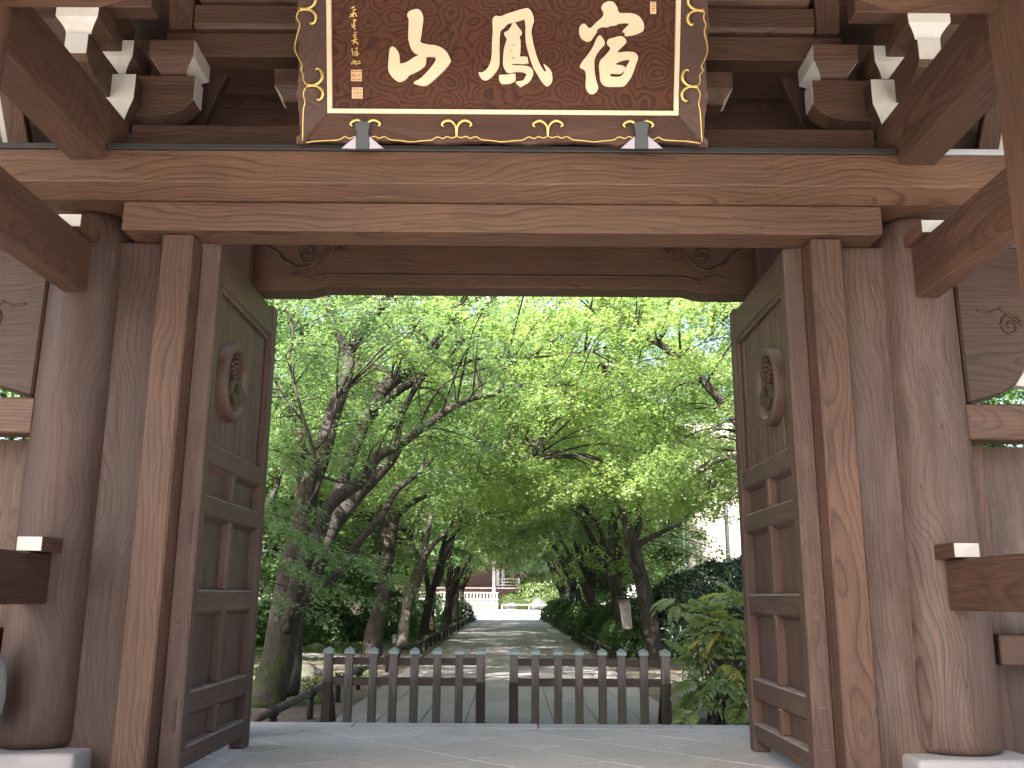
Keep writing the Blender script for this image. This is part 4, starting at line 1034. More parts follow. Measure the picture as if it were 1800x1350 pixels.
# low hanging sprays in front of the trunk
for (x_, y_, Y_, rx) in [(480, 925, 13.6, .5), (520, 945, 13.7, .55), (565, 962, 13.9, .5), (610, 985, 14.1, .5), (650, 1005, 14.3, .42), (690, 1020, 14.5, .32), (715, 1035, 14.6, .2),
                         (475, 985, 13.5, .5), (515, 1005, 13.6, .5), (555, 1030, 13.8, .45), (600, 1050, 14.0, .40), (640, 1058, 14.2, .28), (465, 1045, 13.4, .36), (500, 1062, 13.5, .32), (540, 1078, 13.7, .26), (575, 1085, 13.9, .18),
                         (460, 890, 13.8, .45), (500, 880, 14.4, .5), (545, 905, 14.9, .4)]:
    t.pad(at(x_, y_ - 10, Y_), rx, .05, Vector((.9, .2, 0)), twig=False)
    t.pad(at(x_ + random.uniform(-25, 25), y_ + random.uniform(-26, 12), Y_ + random.uniform(-.2, .5)), rx * .9, .05, Vector((.9, .2, 0)), twig=False)
for a, b_ in (((470, 900), (700, 1012)), ((470, 965), (632, 1045)), ((462, 1020), (570, 1072))):
    t.limb([at(a[0], a[1], 13.9), at((a[0] + b_[0]) / 2, (a[1] + b_[1]) / 2 - 10, 14.0), at(b_[0], b_[1], 14.3)], [.014, .009, .003], 5)
t.done(225, .055, 'star', 'leaf_maple_cool')
# 2. second left maple: the great limbs crossing the opening
t = Tree('maple_tree', atz(500, 1212, GZ), 'forked maple second in the left row, its long limbs reaching across the path', GM)
t.px([(502, 1222, 44), (512, 1140, 38), (528, 1060, 36), (556, 985, 36), (585, 925, 34), (618, 882, 32), (644, 853, 26), (668, 828, 20), (692, 802, 17), (715, 768, 10), (740, 740, 6)], (15.6, 18.6), 12)
t.px([(560, 980, 24), (582, 900, 22), (606, 830, 21), (634, 760, 22), (656, 712, 24), (678, 680, 26), (703, 660, 27), (727, 640, 26), (745, 626, 24), (759, 612, 22), (774, 593, 18), (790, 573, 17), (800, 555, 15), (806, 541, 15), (822, 522, 12), (850, 490, 10)], (16.9, 20.2), 12)
t.px([(628, 772, 18), (655, 730, 16), (692, 694, 16), (712, 680, 15), (733, 668, 15), (758, 648, 14), (784, 630, 13), (805, 606, 13), (822, 584, 12), (838, 562, 10), (851, 544, 9), (880, 505, 7)], (18.5, 21), 10)
t.px([(688, 757, 9), (700, 728, 9), (717, 704, 10), (727, 688, 10), (740, 668, 11), (742, 655, 10), (738, 617, 9), (734, 585, 8), (718, 545, 7), (713, 510, 6)], (19, 19.4), 8)
t.px([(714, 663, 9), (736, 655, 9), (759, 649, 9), (806, 640, 8), (841, 630, 7), (892, 627, 6), (925, 628, 5), (985, 624, 4), (1042, 618, 3)], (19, 20), 8)
t.px([(736, 681, 5), (758, 684, 5), (778, 697, 5), (790, 720, 5), (806, 742, 4), (824, 760, 4), (845, 774, 4), (870, 786, 3), (896, 793, 3), (930, 810, 2)], (18.6, 18.8), 6)
t.px([(806, 541, 12), (800, 525, 9), (798, 505, 7)], (20.1, 20.3), 7)
t.px([(810, 545, 8), (835, 530, 6), (860, 512, 5)], (20.1, 20.6), 7)
t.px([(846, 672, 6), (860, 659, 7), (892, 633, 7), (898, 617, 7), (924, 597, 6), (948, 577, 6), (965, 560, 5), (981, 537, 4)], (20, 21), 7)
t.px([(846, 674, 8), (866, 655, 8), (908, 636, 8), (932, 624, 7), (956, 611, 6), (972, 600, 5), (987, 589, 3)], (20, 21), 7)
t.px([(908, 642, 5), (935, 646, 5), (958, 643, 4), (985, 635, 4), (1056, 638, 2)], (20, 20.6), 6)
t.px([(956, 611, 4), (985, 620, 4), (1010, 618, 3), (1038, 614, 2)], (20.6, 21), 6)
t.px([(1030, 582, 5), (1050, 575, 5), (1080, 565, 4), (1105, 555, 3), (1125, 540, 2)], (20, 20.5), 6)
t.px([(758, 622, 7), (752, 600, 8), (744, 588, 7), (728, 570, 4)], (20.5, 20.6), 6)
t.px([(714, 640, 5), (700, 590, 5), (705, 545, 5), (698, 500, 4)], (19, 19.4), 6)
fill_crown(t, 180, -.9, 20.8, 5.0, 5.2, 9.4, (.55, 1.1))
fill_crown(t, 60, 1.2, 19.9, 3.4, 3.9, 6.2, (.4, .8))
t.done(215, .057, 'star', 'leaf_maple')
# 3. third left maple
t = Tree('maple_tree', atz(655, 1152, GZ), 'dark straight maple third in the left row, its foot behind the barrier', GM)
t.px([(652, 1160, 38), (658, 1110, 32), (668, 1060, 27), (676, 1010, 24), (684, 960, 22), (692, 910, 22), (706, 870, 16), (730, 835, 12), (765, 800, 8)], (24.5, 26), 10)
t.px([(684, 965, 16), (672, 920, 14), (664, 870, 10), (650, 820, 8)], (25, 26))
t.px([(692, 910, 14), (730, 880, 10), (775, 862, 8), (800, 845, 6)], (25.6, 27))
fill_crown(t, 210, -2.4, 26., 5., 4.1, 10.6, (.6, 1.1))
fill_crown(t, 30, -4.6, 25., 2.4, 2.7, 4.4, (.4, .7))
t.done(190, .064, 'tri', 'leaf_maple')
# 4. fourth left maple, sunlight on its trunk put into a paler bark colour
t = Tree('maple_tree', atz(712, 1135, GZ), 'maple with pale sunlit trunk, fourth in the left row', GM, 'bark_sunlit')
t.px([(706, 1140, 24), (712, 1100, 20), (716, 1060, 20), (726, 1030, 21), (736, 1000, 20), (744, 978, 16), (760, 958, 9), (785, 935, 7), (808, 918, 5)], (30, 31.5), 10)
t.px([(740, 990, 11), (728, 960, 8), (712, 935, 6)], (30.8, 31))
t.px([(743, 980, 10), (748, 950, 9), (756, 920, 8), (762, 880, 6)], (31, 31.6))
fill_crown(t, 190, -2.4, 32, 5., 4., 11, (.6, 1.1))
fill_crown(t, 50, -4.0, 31.5, 2.6, 2.7, 4.4, (.4, .7))
t.done(165, .072, 'tri', 'leaf_maple_cool')
# right row: 5. the thick one by the notice board
GM2 = GM
t = Tree('maple_tree', atz(1148, 1150, GZ), 'thick smooth trunked maple in the right row, beside the tall dark hedge', GM)
t.px([(1150, 1162, 36), (1148, 1130, 31), (1143, 1090, 30), (1134, 1050, 28), (1126, 1015, 26), (1118, 985, 24), (1112, 955, 27), (1106, 935, 20), (1096, 905, 14), (1078, 870, 10)], (24.5, 24.5), 12)
t.px([(1120, 960, 14), (1128, 955, 12), (1140, 946, 10), (1158, 938, 9), (1176, 930, 7), (1195, 920, 6), (1215, 900, 5), (1240, 880, 4)], (24.5, 25), 9)
t.px([(1124, 1012, 10), (1108, 992, 10), (1104, 970, 9), (1108, 950, 8)], (24.3, 24.3), 8)
t.px([(1112, 955, 16), (1122, 925, 12), (1124, 890, 10), (1135, 850, 8)], (24.5, 24.8), 8)
fill_crown(t, 215, 3.2, 23.8, 5., 3.9, 10.2, (.55, 1.1))
t.done(215, .062, 'tri', 'leaf_maple')
# 6. right, nearer, its foot hidden by the door leaf
t = Tree('maple_tree', (6.1, 18.5, GZ), 'spreading maple at the right whose bright crown hangs beside the right door leaf', GM)
t.limb([(6.1, 18.5, GZ), (5.9, 18.5, 1.6), (5.6, 18.4, 3.2), (5.0, 18.2, 4.6)], [.26, .2, .17, .13])
t.limb([(5.6, 18.4, 3.2), (4.4, 18.2, 5.2), (3.0, 18.2, 6.6), (1.8, 18.4, 7.2)], [.13, .1, .07, .03])
t.limb([(5.0, 18.2, 4.6), (5.4, 18.8, 6.2), (5.8, 19.2, 8.0)], [.12, .08, .03])
fill_crown(t, 215, 4.4, 18.8, 4.4, 3.6, 9., (.5, 1.), cond=lambda c: c.x > .6)
for _ in range(40):
    t.pad((random.uniform(2.6, 6.5), random.uniform(20, 25), random.uniform(7, 10.5)), .9, .07)
for _ in range(16):
    t.pad((random.uniform(3.4, 5.2), random.uniform(17, 20), random.uniform(3.2, 4.2)), .45, .05)
t.done(200, .057, 'star', 'leaf_maple')

# ------------------------------------------------------------------ generic maples of the avenue (three patterns, shared meshes)
def generic(seed, mat, tpl='tri', R=4.2, z0=3.6, z1=10.6, n=140, per=135, size=.082, barkm='bark', name='maple_tree', lean=1.4, low=0):
    random.seed(seed)
    t = Tree(name, (-3.3, 200, GZ), None, None, barkm)
    f = t.foot; h = random.uniform(1.5, 2.2)
    t.limb([f, f + Vector((random.uniform(-.1, .2), 0, h * .5)), f + Vector((random.uniform(0, .3), 0, h))], [.24, .17, .15])
    base = f + Vector((.2, 0, h - .1))
    for k in range(4):
        a = R_(-60 + 55 * k + random.uniform(-15, 15)); L = random.uniform(2.6, 3.8); d = Vector((math.cos(a) * .9 + .35, math.sin(a), 0))
        Q = t.limb([base, base + d * L * .10 + Vector((random.uniform(-.15, .15), 0, 1.1)), base + d * L * .24 + Vector((random.uniform(-.25, .25), random.uniform(-.2, .2), 2.2)), base + d * L * .55 + Vector((0, 0, 3.5)), base + d * L * .9 + Vector((0, 0, 4.8))], [.12, .095, .07, .045, .02])
        for j in range(3):
            q = Q[len(Q) // 2 + j * 2]; e = Vector((random.uniform(-1, 1.3), random.uniform(-1, 1), random.uniform(.0, .9)))
            t.limb([q, q + e * .6 + Vector((0, 0, .15)), q + e * 1.4], [.035, .024, .01], 6)
    def ok(c): return not (c.x > f.x + .9 and c.z < GZ + 3.8)
    fill_crown(t, n, f.x + lean, 200, R, z0, z1, (.6, 1.15), cond=ok)
    if low: fill_crown(t, low, f.x - .6, 200, 2.6, 2.3, 4.4, (.4, .75), cond=lambda c: c.x < f.x + .9)
    return t.done(per, size, tpl, mat)
def copy_thing(src, loc, rz, label, group, sc=1.):
    r = src.copy(); COL.objects.link(r); r.location = loc; r.rotation_euler = (0, 0, rz); r.scale = (sc, sc, sc); r['label'] = label
    if group: r['group'] = group
    for ch in src.children:
        c = ch.copy(); COL.objects.link(c); c.parent = r
    return r
protos = [generic(21, 'leaf_maple', low=34), generic(22, 'leaf_maple_cool', low=38), generic(23, 'leaf_maple', low=28)]
ordn = ['fifth', 'sixth', 'seventh', 'eighth', 'ninth', 'tenth', 'eleventh', 'twelfth']
spots = []
for i, Y in enumerate((36.5, 42, 47.5, 53, 58.5, 63.5)): spots.append((-3.35 - .15 * (i % 2), Y, 0, f'maple {ordn[i]} from the front in the left row of the avenue'))
ordr = ['third', 'fourth', 'fifth', 'sixth', 'seventh', 'eighth', 'ninth', 'tenth']
for i, Y in enumerate((28.5, 33, 37.5, 42.5, 48, 53.5, 59, 64)): spots.append((3.45 + .25 * (i % 2), Y, PI, f'maple {ordr[i]} from the front in the right row of the avenue'))
used = set()
for i, (x_, Y_, rz, lab) in enumerate(spots):
    k = i % 3; sc = 1 + .06 * math.sin(i * 2.3); rz2 = rz + .6 * math.sin(i * 1.9)
    if k not in used:
        o = protos[k]; used.add(k); o.location = (x_, Y_, GZ); o.rotation_euler = (0, 0, rz2); tag(o, lab, 'tree', GM)
    else:
        o = copy_thing(protos[k], (x_, Y_, GZ), rz2, lab, GM, sc)
    o['category'] = 'tree'
# extra slanting stems of the right row, as seen against the light
random.seed(5)
# ------------------------------------------------------------------ background trees
def bgtree(seed, mat, name, z0=1.2, z1=14, R=3.9, n=150, per=150, size=.10):
    random.seed(seed); t = Tree(name, (0, 300, GZ), None, None, 'bark')
    f = t.foot; t.limb([f, f + Vector((.1, 0, 3)), f + Vector((.0, .1, 6)), f + Vector((.1, 0, 9))], [.24, .18, .12, .03])
    for k in range(7):
        a = k * 2.4; z = 2 + k * .9; t.limb([f + Vector((0, 0, z)), f + Vector((math.cos(a) * 1.2, math.sin(a) * 1.2, z + .7)), f + Vector((math.cos(a) * 2.4, math.sin(a) * 2.4, z + 1.1))], [.07, .045, .015], 6)
    k = 0
    while k < n:
        z = random.uniform(z0, z1); f_ = (z - z0) / (z1 - z0); rr = R * (1 - .6 * f_ ** 2) * math.sqrt(random.random()); a = random.random() * 2 * PI
        t.pad((math.cos(a) * rr, 300 + math.sin(a) * rr, z), random.uniform(.6, 1.1), .16, twig=False); k += 1
    return t.done(per, size, 'oval', mat, .8)
bp = [bgtree(31, 'leaf_dark', 'evergreen_tree'), bgtree(32, 'leaf_maple_cool', 'broadleaf_tree', 2.2), bgtree(33, 'leaf_dark', 'evergreen_tree', 1.0, 8.5)]
bspots = [(-8.6, 22, 0, 'dark evergreen close behind the mossy maple at the left'), (-9.5, 28.5, 1, 'broad green tree behind the second left maple'), (-8.4, 34, 2, 'dark evergreen behind the boulder at the left'),
          (-9.2, 41, 0, 'dark evergreen behind the beige garden wall, left middle distance'), (-12.5, 25, 2, 'low dark evergreen at the far left edge of the opening'), (-13.5, 33, 1, 'green tree deep in the garden on the far left'),
          (-8.0, 50, 1, 'green tree left of the far fence row'), (-8.5, 60, 0, 'dark evergreen near the left end of the avenue'),
          (14.5, 33, 1, 'green tree at the right in front of the concrete building'), (7.6, 44, 2, 'dark evergreen right of the avenue, middle distance'), (7.8, 55, 1, 'green tree right of the avenue near its far end'),
          (13.0, 27, 0, 'tall evergreen beside the concrete building'),
          (8.5, 66, 0, 'dark evergreen where the right row meets the plaza'), (-9.5, 70, 2, 'dark evergreen where the left row meets the plaza')]
seen = set()
for i, (x_, Y_, k, lab) in enumerate(bspots):
    g_ = 'trees in the garden behind the avenue'
    if k not in seen:
        seen.add(k); o = bp[k]; o.location = (x_, Y_, GZ); o.rotation_euler = (0, 0, i * 1.1); tag(o, lab, 'tree', g_)
    else: o = copy_thing(bp[k], (x_, Y_, GZ), i * 1.1, lab, g_, 1 + .1 * math.sin(i)); o['category'] = 'tree'
fb = [(-26, 140, 1, 2.0), (-14, 146, 0, 2.1), (-4, 150, 1, 2.2), (6, 148, 2, 2.3), (16, 142, 1, 2.0), (27, 138, 0, 2.2), (38, 120, 1, 2.0), (-38, 118, 2, 2.1), (20, 95, 1, 1.6), (-20, 92, 0, 1.6)]
fl = ['left end of the wood', 'left of the temple hall roof', 'over the temple hall', 'right of the temple hall', 'behind the flowering bush', 'right end of the wood', 'far right of the plaza', 'far left of the plaza', 'right side of the plaza', 'left side of the plaza']
for (x_, Y_, k, sc), l_ in zip(fb, fl):
    o = copy_thing(bp[k], (x_, Y_, GZ), x_ * .7, ('distant green tree at the ' if l_[0] in 'lrf' and not l_.startswith(('left of', 'right of')) else 'distant green tree standing ') + l_, 'distant trees round the plaza', sc); o['category'] = 'tree'

# ------------------------------------------------------------------ shrubs, hedge, ground cover
def leaf_volume(n, shape, size, tilt=.9, shell=.75):
    """leaves near the surface of an uneven rounded volume; shape(dir)->radius vector"""
    d = rng.normal(size=(n, 3)); d /= np.linalg.norm(d, axis=1, keepdims=True); d[:, 2] = np.abs(d[:, 2]) * 1.0 - .1
    r = shell + (1 - shell) * rng.random(n) ** .6
    lump = np.array([1 + .20 * mn.noise(Vector(tuple(q * 2.3)) + Vector(shape[3:6])) + .10 * mn.noise(Vector(tuple(q * 6.)) + Vector(shape[3:6])) for q in d])
    P = d * (r * lump)[:, None] * np.array(shape[:3]); N_ = d + rng.normal(size=(n, 3)) * tilt * .6; N_[:, 2] += .35
    return P, N_, size * rng.uniform(.7, 1.25, n)
def shrub_proto(name, mat, rad, n, size, seed, tpl='oval', core=.72):
    P, N_, Z = leaf_volume(n, (*rad, seed, 1.3, 2.), size)
    r = empty(name, (0, 400, GZ)); P = P + np.array([0, 400, GZ + rad[2] * .12])
    place('foliage', leaves_mesh('foliage', P, N_, Z, tpl), mat, r)
    b = MB()
    for k in range(9):
        a = k * 2.4; b.tube([(0, 400, GZ), (math.cos(a) * rad[0] * .35, 400 + math.sin(a) * rad[1] * .35, GZ + rad[2] * .5), (math.cos(a) * rad[0] * .6, 400 + math.sin(a) * rad[1] * .6, GZ + rad[2] * .85)], [.02, .014, .006], 5)
    b.make('stems', 'bark', r); return r
sA = shrub_proto('shrub', 'leaf_dark', (1.1, 1.1, 1.25), 5200, .055, 1.)
sB = shrub_proto('shrub', 'leaf_maple_cool', (.85, .9, 1.0), 4200, .05, 5., 'rhomb')
sC = shrub_proto('clipped_bush', 'leaf_clipped', (1.3, 1.2, 1.1), 6500, .05, 9., 'rhomb')
sD = shrub_proto('azalea_bush', 'leaf_dark', (.9, .8, .62), 5200, .032, 12., 'rhomb')
def put(src, x_, Y_, sc, rz, lab, group, cat='shrub'):
    if not src.get('label'):
        o = src; o.location = (x_, Y_, GZ + .03); o.rotation_euler = (0, 0, rz); o.scale = (sc, sc, sc); tag(o, lab, cat, group)
    else: o = copy_thing(src, (x_, Y_, GZ + .03), rz, lab, group, sc); o['category'] = cat
    return o
GS = 'shrubs under the avenue trees'
RS = [(3.55, 26.8, 0, .85, 'leafy shrub right behind the notice board'), (4.5, 28.6, 1, 1.15, 'taller shrub between notice board and hedge'), (3.5, 30.2, 1, .9, 'loose green shrub left of the notice board'),
      (3.6, 33.0, 0, .95, 'dark shrub over the right fence rail, second behind the board'), (3.5, 36, 0, 1.05, 'dark shrub beside the third maple on the right'), (3.6, 39.4, 1, 1.1, 'green shrub under the fourth right maple'),
      (3.5, 43, 0, 1.15, 'dark shrub halfway along the right fence'), (3.55, 47, 1, 1.1, 'green shrub past the middle of the right fence'), (3.5, 51, 0, 1.15, 'dark shrub in the far half of the right fence'),
      (3.4, 55.5, 1, 1.1, 'green shrub two before the end of the right fence'), (3.4, 60, 0, 1.2, 'dark shrub one before the end of the right fence'), (3.2, 64, 0, 1.15, 'dark glossy shrub at the far end of the right fence'),
      (5.6, 31, 0, 1.25, 'big dark shrub behind the thick maple'), (5.6, 36, 0, 1.3, 'big dark shrub behind the right row, middle'), (5.8, 42, 0, 1.3, 'big dark shrub behind the right row, far'),
      (-3.4, 63, 0, 1.05, 'dark glossy shrub at the far end of the left fence'), (-5.0, 40, 0, 1.0, 'dark shrub between left row and beige wall'), (-6.3, 33.5, 0, 1.05, 'dark shrub right of the boulder'),
      (-5.2, 34.5, 0, .8, 'low dark shrub behind the pale trunked maple'), (-7.6, 36, 0, 1.1, 'dark shrub behind the boulder'), (-4.9, 47, 1, 1.0, 'green shrub by the left row in the middle distance'), (-8.3, 29.5, 0, 1.2, 'dark shrub at the left behind the flagged side path'),
      (-5.6, 53, 0, 1.2, 'dark shrub left of the far maples'), (-5.0, 58, 1, 1.2, 'green shrub left of the last maples'), (-9.8, 26, 0, 1.3, 'dark shrub by the left door leaf')]
for x_, Y_, k, sc, lab in RS: put((sA, sB)[k], x_, Y_, sc, x_ * 3 + Y_, lab, GS)
p_ = atz(508, 1143, GZ)
put(sD, p_.x, p_.y + .8, 1.25, .4, 'low rounded brownish azalea left of the boulder', None, 'bush')
rk_ = atz(588, 1118, GZ)
tag(rock('boulder', (rk_.x, rk_.y + .6, GZ + .35), (.95, .7, .62), 'boulder', 2.2), 'large dark boulder on the moss behind the left barrier', 'rock')
rk2 = atz(515, 1195, GZ)
tag(rock('boulder', (rk2.x - .1, rk2.y + .3, GZ + .12), (.55, .42, .26), 'boulder', 6.1), 'smaller grey rock beside the mossy maple foot', 'rock')
tag(rock('boulder', (-6.2, 29.5, GZ + .0), (.5, .4, .2), 'boulder', 8.1), 'flat grey stone beside the azalea', 'rock')
# hedge: big dark leafy wall at the right
def hedge():
    r = empty('hedge', (6.0, 25.4, GZ), 'tall dark clipped hedge of glossy leaves at the right, behind the mahonia bush', 'hedge')
    x0, x1, y0, y1, H = 3.95, 9.6, 24.6, 26.4, 2.42
    n = 26000; face = rng.random(n); u = rng.random(n); v = rng.random(n)
    P = np.zeros((n, 3)); N_ = np.zeros((n, 3))
    f = face < .62; P[f] = np.stack([x0 + (x1 - x0) * u[f], np.full(f.sum(), y0), H * v[f]], 1); N_[f] = (0, -1, .3)
    f = (face >= .62) & (face < .85); P[f] = np.stack([x0 + (x1 - x0) * u[f], y0 + (y1 - y0) * v[f], np.full(f.sum(), H)], 1); N_[f] = (0, -.1, 1)
    f = face >= .85; P[f] = np.stack([np.full(f.sum(), x0), y0 + (y1 - y0) * u[f], H * v[f]], 1); N_[f] = (-1, 0, .3)
    for i in range(n):
        q = Vector(P[i]); w = mn.noise(q * 1.1) * .30 + mn.noise(q * 3.1) * .12
        k = max(0, 1 - (q.x - x0) / 1.4); P[i, 2] -= k * k * .55 * (q.z / H)
        nn = Vector(N_[i]).normalized(); P[i] += np.array(nn) * w
    P += rng.normal(size=(n, 3)) * .05; P[:, 2] += GZ; N_ += rng.normal(size=(n, 3)) * .5
    place('foliage', leaves_mesh('foliage', P, N_, rng.uniform(.04, .075, n), 'oval'), 'leaf_hedge', r)
    b = MB()
    for k in range(16):
        xx = x0 + .3 + k * .35; b.tube([(xx, 25.4, GZ), (xx + .1, 25.3, GZ + 1), (xx, 25.5, GZ + 1.9)], [.035, .03, .012], 6)
    b.make('stems', 'bark', r)
    b = MB(); b.box(x0 + .4, x1, y0 + .35, y1 - .3, GZ, GZ + 1.9); b.make('inner_growth', 'leaf_hedge', r)
hedge()
# moss and low grass, leaf litter, pebbles: nobody could count these
def scatter(n, xr, yr, zf, size, tpl, mat, name, tilt=.5, up=1., cond=None):
    x_ = rng.uniform(*xr, n * 2); y_ = rng.uniform(*yr, n * 2)
    keep = np.array([cond(a, b) for a, b in zip(x_, y_)]) if cond else np.ones(n * 2, bool)
    x_, y_ = x_[keep][:n], y_[keep][:n]; m = len(x_)
    z_ = np.array([zf(a, b) for a, b in zip(x_, y_)]); N_ = rng.normal(size=(m, 3)) * tilt; N_[:, 2] += up
    me = leaves_mesh(name, np.stack([x_, y_, z_], 1), N_, rng.uniform(size * .6, size * 1.3, m), tpl)
    return tag(place(name, me, mat), kind='stuff')
def gh(x_, y_):
    h = 0
    if abs(x_) > 2.3:
        k = min(1, (abs(x_) - 2.3) / 1.5); h = k * (.05 + .12 * mn.noise(Vector((x_ * .35, y_ * .35, 0))) + .04 * mn.noise(Vector((x_ * 1.7, y_ * 1.7, 3)))) + .22 * min(1, max(0, abs(x_) - 5) / 6)
    return GZ - .012 + h
side = lambda a, b: 2.4 < abs(a)
scatter(16000, (-8, 6.5), (12.4, 34), lambda a, b: gh(a, b) + .012, .022, 'rhomb', 'leaf_litter', 'leaf_litter', .25, cond=side)
scatter(700, (-2.3, 2.3), (12.4, 50), lambda a, b: GZ + .036, .022, 'rhomb', 'leaf_litter', 'fallen_leaves', .15, cond=lambda a, b: random.random() < (abs(a) / 2.3) ** 2)
scatter(70, (-4, 4), (7.6, 11.7), lambda a, b: .006, .02, 'rhomb', 'leaf_litter', 'fallen_leaves', .15)
mossy = lambda a, b: a < -2.9 and mn.noise(Vector((a * .45, b * .3, 7.))) > .08 or (a < -4 and b > 26)
scatter(26000, (-12, -2.8), (14, 46), lambda a, b: gh(a, b) + .02, .04, 'rhomb', 'leaf_grass', 'moss_and_grass', .9, .5, cond=mossy)
scatter(5000, (2.8, 6), (26, 64), lambda a, b: gh(a, b) + .05, .06, 'oval', 'leaf_dark', 'ground_cover', .8, .6, cond=lambda a, b: a > 3)
scatter(4500, (-6, -2.7), (34, 64), lambda a, b: gh(a, b) + .05, .06, 'oval', 'leaf_dark', 'ground_cover', .8, .6)
# flagstones of the side path at the left
sp_ = empty('side_path', (-5.2, 25.2, GZ)); sp_['kind'] = 'structure'
for k in range(6):
    x0 = -8.6 + k * 1.05
    MB().prism([(x0, 24.6, GZ + .12), (x0 + 1.02, 24.65, GZ + .12), (x0 + 1.0, 25.7, GZ + .12), (x0 + .02, 25.65, GZ + .12)], (0, 0, -.06)).make('flagstone', 'path_slab', sp_, .01)

# ------------------------------------------------------------------ mahonia: every frond a part
def frond_mesh(seed, L=.52, pairs=6):
    random.seed(seed); b = MB()
    P_ = [Vector((0, L * k / 10, -.22 * L * (k / 10) ** 2 * 2.)) for k in range(11)]
    b.tube(P_, [.006 - .0004 * k for k in range(11)], 4)
    def leaflet(o, d, l, w):
        d = d.normalized(); sde = d.cross(Vector((0, 0, 1))).normalized(); up = Vector((0, 0, 1))
        pts = [o, o + d * l * .18 + sde * w * .8, o + d * l * .4 + sde * w, o + d * l * .55 + sde * w * .72, o + d * l * .74 + sde * w * .78, o + d * l - up * .06 * l * 2,
               o + d * l * .74 - sde * w * .78, o + d * l * .55 - sde * w * .72, o + d * l * .4 - sde * w, o + d * l * .18 - sde * w * .8]
        mid = o + d * l * .5 - up * .02; k = len(b.v); b.v += [tuple(p + up * (.018 if i not in (0, 5) else 0) - up * .03 * ((p - o).length / l) ** 2) for i, p in enumerate(pts)] + [tuple(mid)]
        for i in range(10): b.f.append((k + i, k + (i + 1) % 10, k + 10)); b.mi.append(0)
    for j in range(pairs):
        t = .16 + .80 * j / pairs; o = Vector((0, L * t, -.44 * L * t * t)); l = .165 * math.sin(PI * (.25 + .6 * t)) + .02
        for q in (-1, 1): leaflet(o, Vector((q, .55, -.25 + random.uniform(-.1, .1))), l, l * .31)
    leaflet(P_[-1], Vector((0, 1, -.5)), .12, .032)
    me = b.mesh('frond'); return me
fm = [frond_mesh(i) for i in (1, 2, 3)]; fmy = [m_.copy() for m_ in fm]
for m_ in fm: m_.materials.append(M['leaf_mahonia'])
for m_ in fmy: m_.materials.append(M['leaf_yellow'])
random.seed(12)
mh = empty('mahonia_bush', (2.85, 12.85, GZ), 'mahonia bush with long toothed fronds, some yellowing, beside the right door leaf', 'bush')
heads = []
stb = MB()
for k in range(26):
    bx_, by_ = 2.95 + random.uniform(-.28, .38), 12.9 + random.uniform(-.3, .4)
    tx, ty, tz = 2.85 + random.uniform(-.55, .75), 12.9 + random.uniform(-.5, .7), random.uniform(.25, 1.62)
    Q = smoothpath([(bx_, by_, GZ), ((bx_ * .5 + tx * .5) + random.uniform(-.08, .08), (by_ + ty) / 2, tz * .5), (tx, ty, tz)], 4)
    MB().tube(Q, [.016 - .001 * i for i in range(len(Q))], 6).make('stem', 'bark', mh, smooth=True); heads.append(Vector((tx, ty, tz)))
nf = 0
for h_ in heads:
    for j in range(random.choice((7, 8, 9, 10))):
        a = random.random() * 2 * PI; el = random.uniform(-.7, 1.0); yl = random.random() < (.03 + .14 * (h_.z > .8))
        me = random.choice(fmy if yl else fm); o = bpy.data.objects.new('frond', me); COL.objects.link(o); o.parent = mh
        o.location = h_ - WL[mh.name] - Vector((0, 0, random.random() * .22)); s_ = random.uniform(.38, .80)
        o.rotation_euler = (el, random.uniform(-.3, .3), a); o.scale = (s_, s_, s_); nf += 1
for k in range(26):        # low outer fronds close to the floor edge
    o = bpy.data.objects.new('frond', random.choice(fm)); COL.objects.link(o); o.parent = mh
    o.location = Vector((random.uniform(2.3, 3.5), random.uniform(12.35, 12.8), random.uniform(.05, .5))) - WL[mh.name]
    s_ = random.uniform(.6, .95); o.rotation_euler = (random.uniform(-.5, .2), random.uniform(-.3, .3), random.uniform(2., 4.4)); o.scale = (s_, s_, s_)

# ------------------------------------------------------------------ small things in the garden
nb = atz(1107, 1158, GZ); nt = empty('notice_board', nb, 'leaning weathered wooden notice board with small gable roof and faded writing, right of the path', 'sign')
yn = nb.y
def npx(x_, y_, d=0.): return at(x_, y_, yn - d)
MB().prism([npx(1100.5, 1106), npx(1105, 1106), npx(1110.5, 1160), npx(1105.5, 1160)], (0, .08, 0)).make('post', 'fence_wood_z', nt, .004)
MB().prism([npx(1087.5, 1055, .06), npx(1097, 1051, .06), npx(1107, 1055, .06), npx(1112, 1105.5, .06), npx(1095.5, 1106.5, .06)], (0, .05, 0)).make('board', 'notice_wood', nt, .004)
MB().prism([npx(1081, 1056.5, .16), npx(1097, 1048.5, .16), npx(1096.5, 1051, .16), npx(1082, 1058.5, .16)], (0, .26, 0)).make('roof_board', 'fence_wood_x', nt, .004)
MB().prism([npx(1086, 1048.5, .17), npx(1112, 1052.5, .17), npx(1112, 1055, .17), npx(1086, 1051, .17)], (0, .28, 0)).make('roof_board', 'fence_wood_x', nt, .004)
wr = MB()
random.seed(3)
for cx_, ya, yb in ((1103.5, 1057, 1101), (1099.3, 1068, 1100), (1095, 1084, 1102)):
    y_ = ya
    while y_ < yb:
        xo = (y_ - 1057) * .095 - .2; hh = random.uniform(2., 3.2)
        for _ in range(4):
            x0 = cx_ + xo + random.uniform(-1.3, .3); y0 = y_ + random.uniform(0, hh - .7); w_, h_ = random.choice(((1.5, .3), (.35, 1.6), (1., .3)))
            wr.prism([npx(x0, y0, .064), npx(x0 + w_, y0, .064), npx(x0 + w_, y0 + h_, .064), npx(x0, y0 + h_, .064)], (0, .003, 0))
        y_ += hh + .6
tag(wr.make('faded_writing', 'ink', nt), kind='stuff')
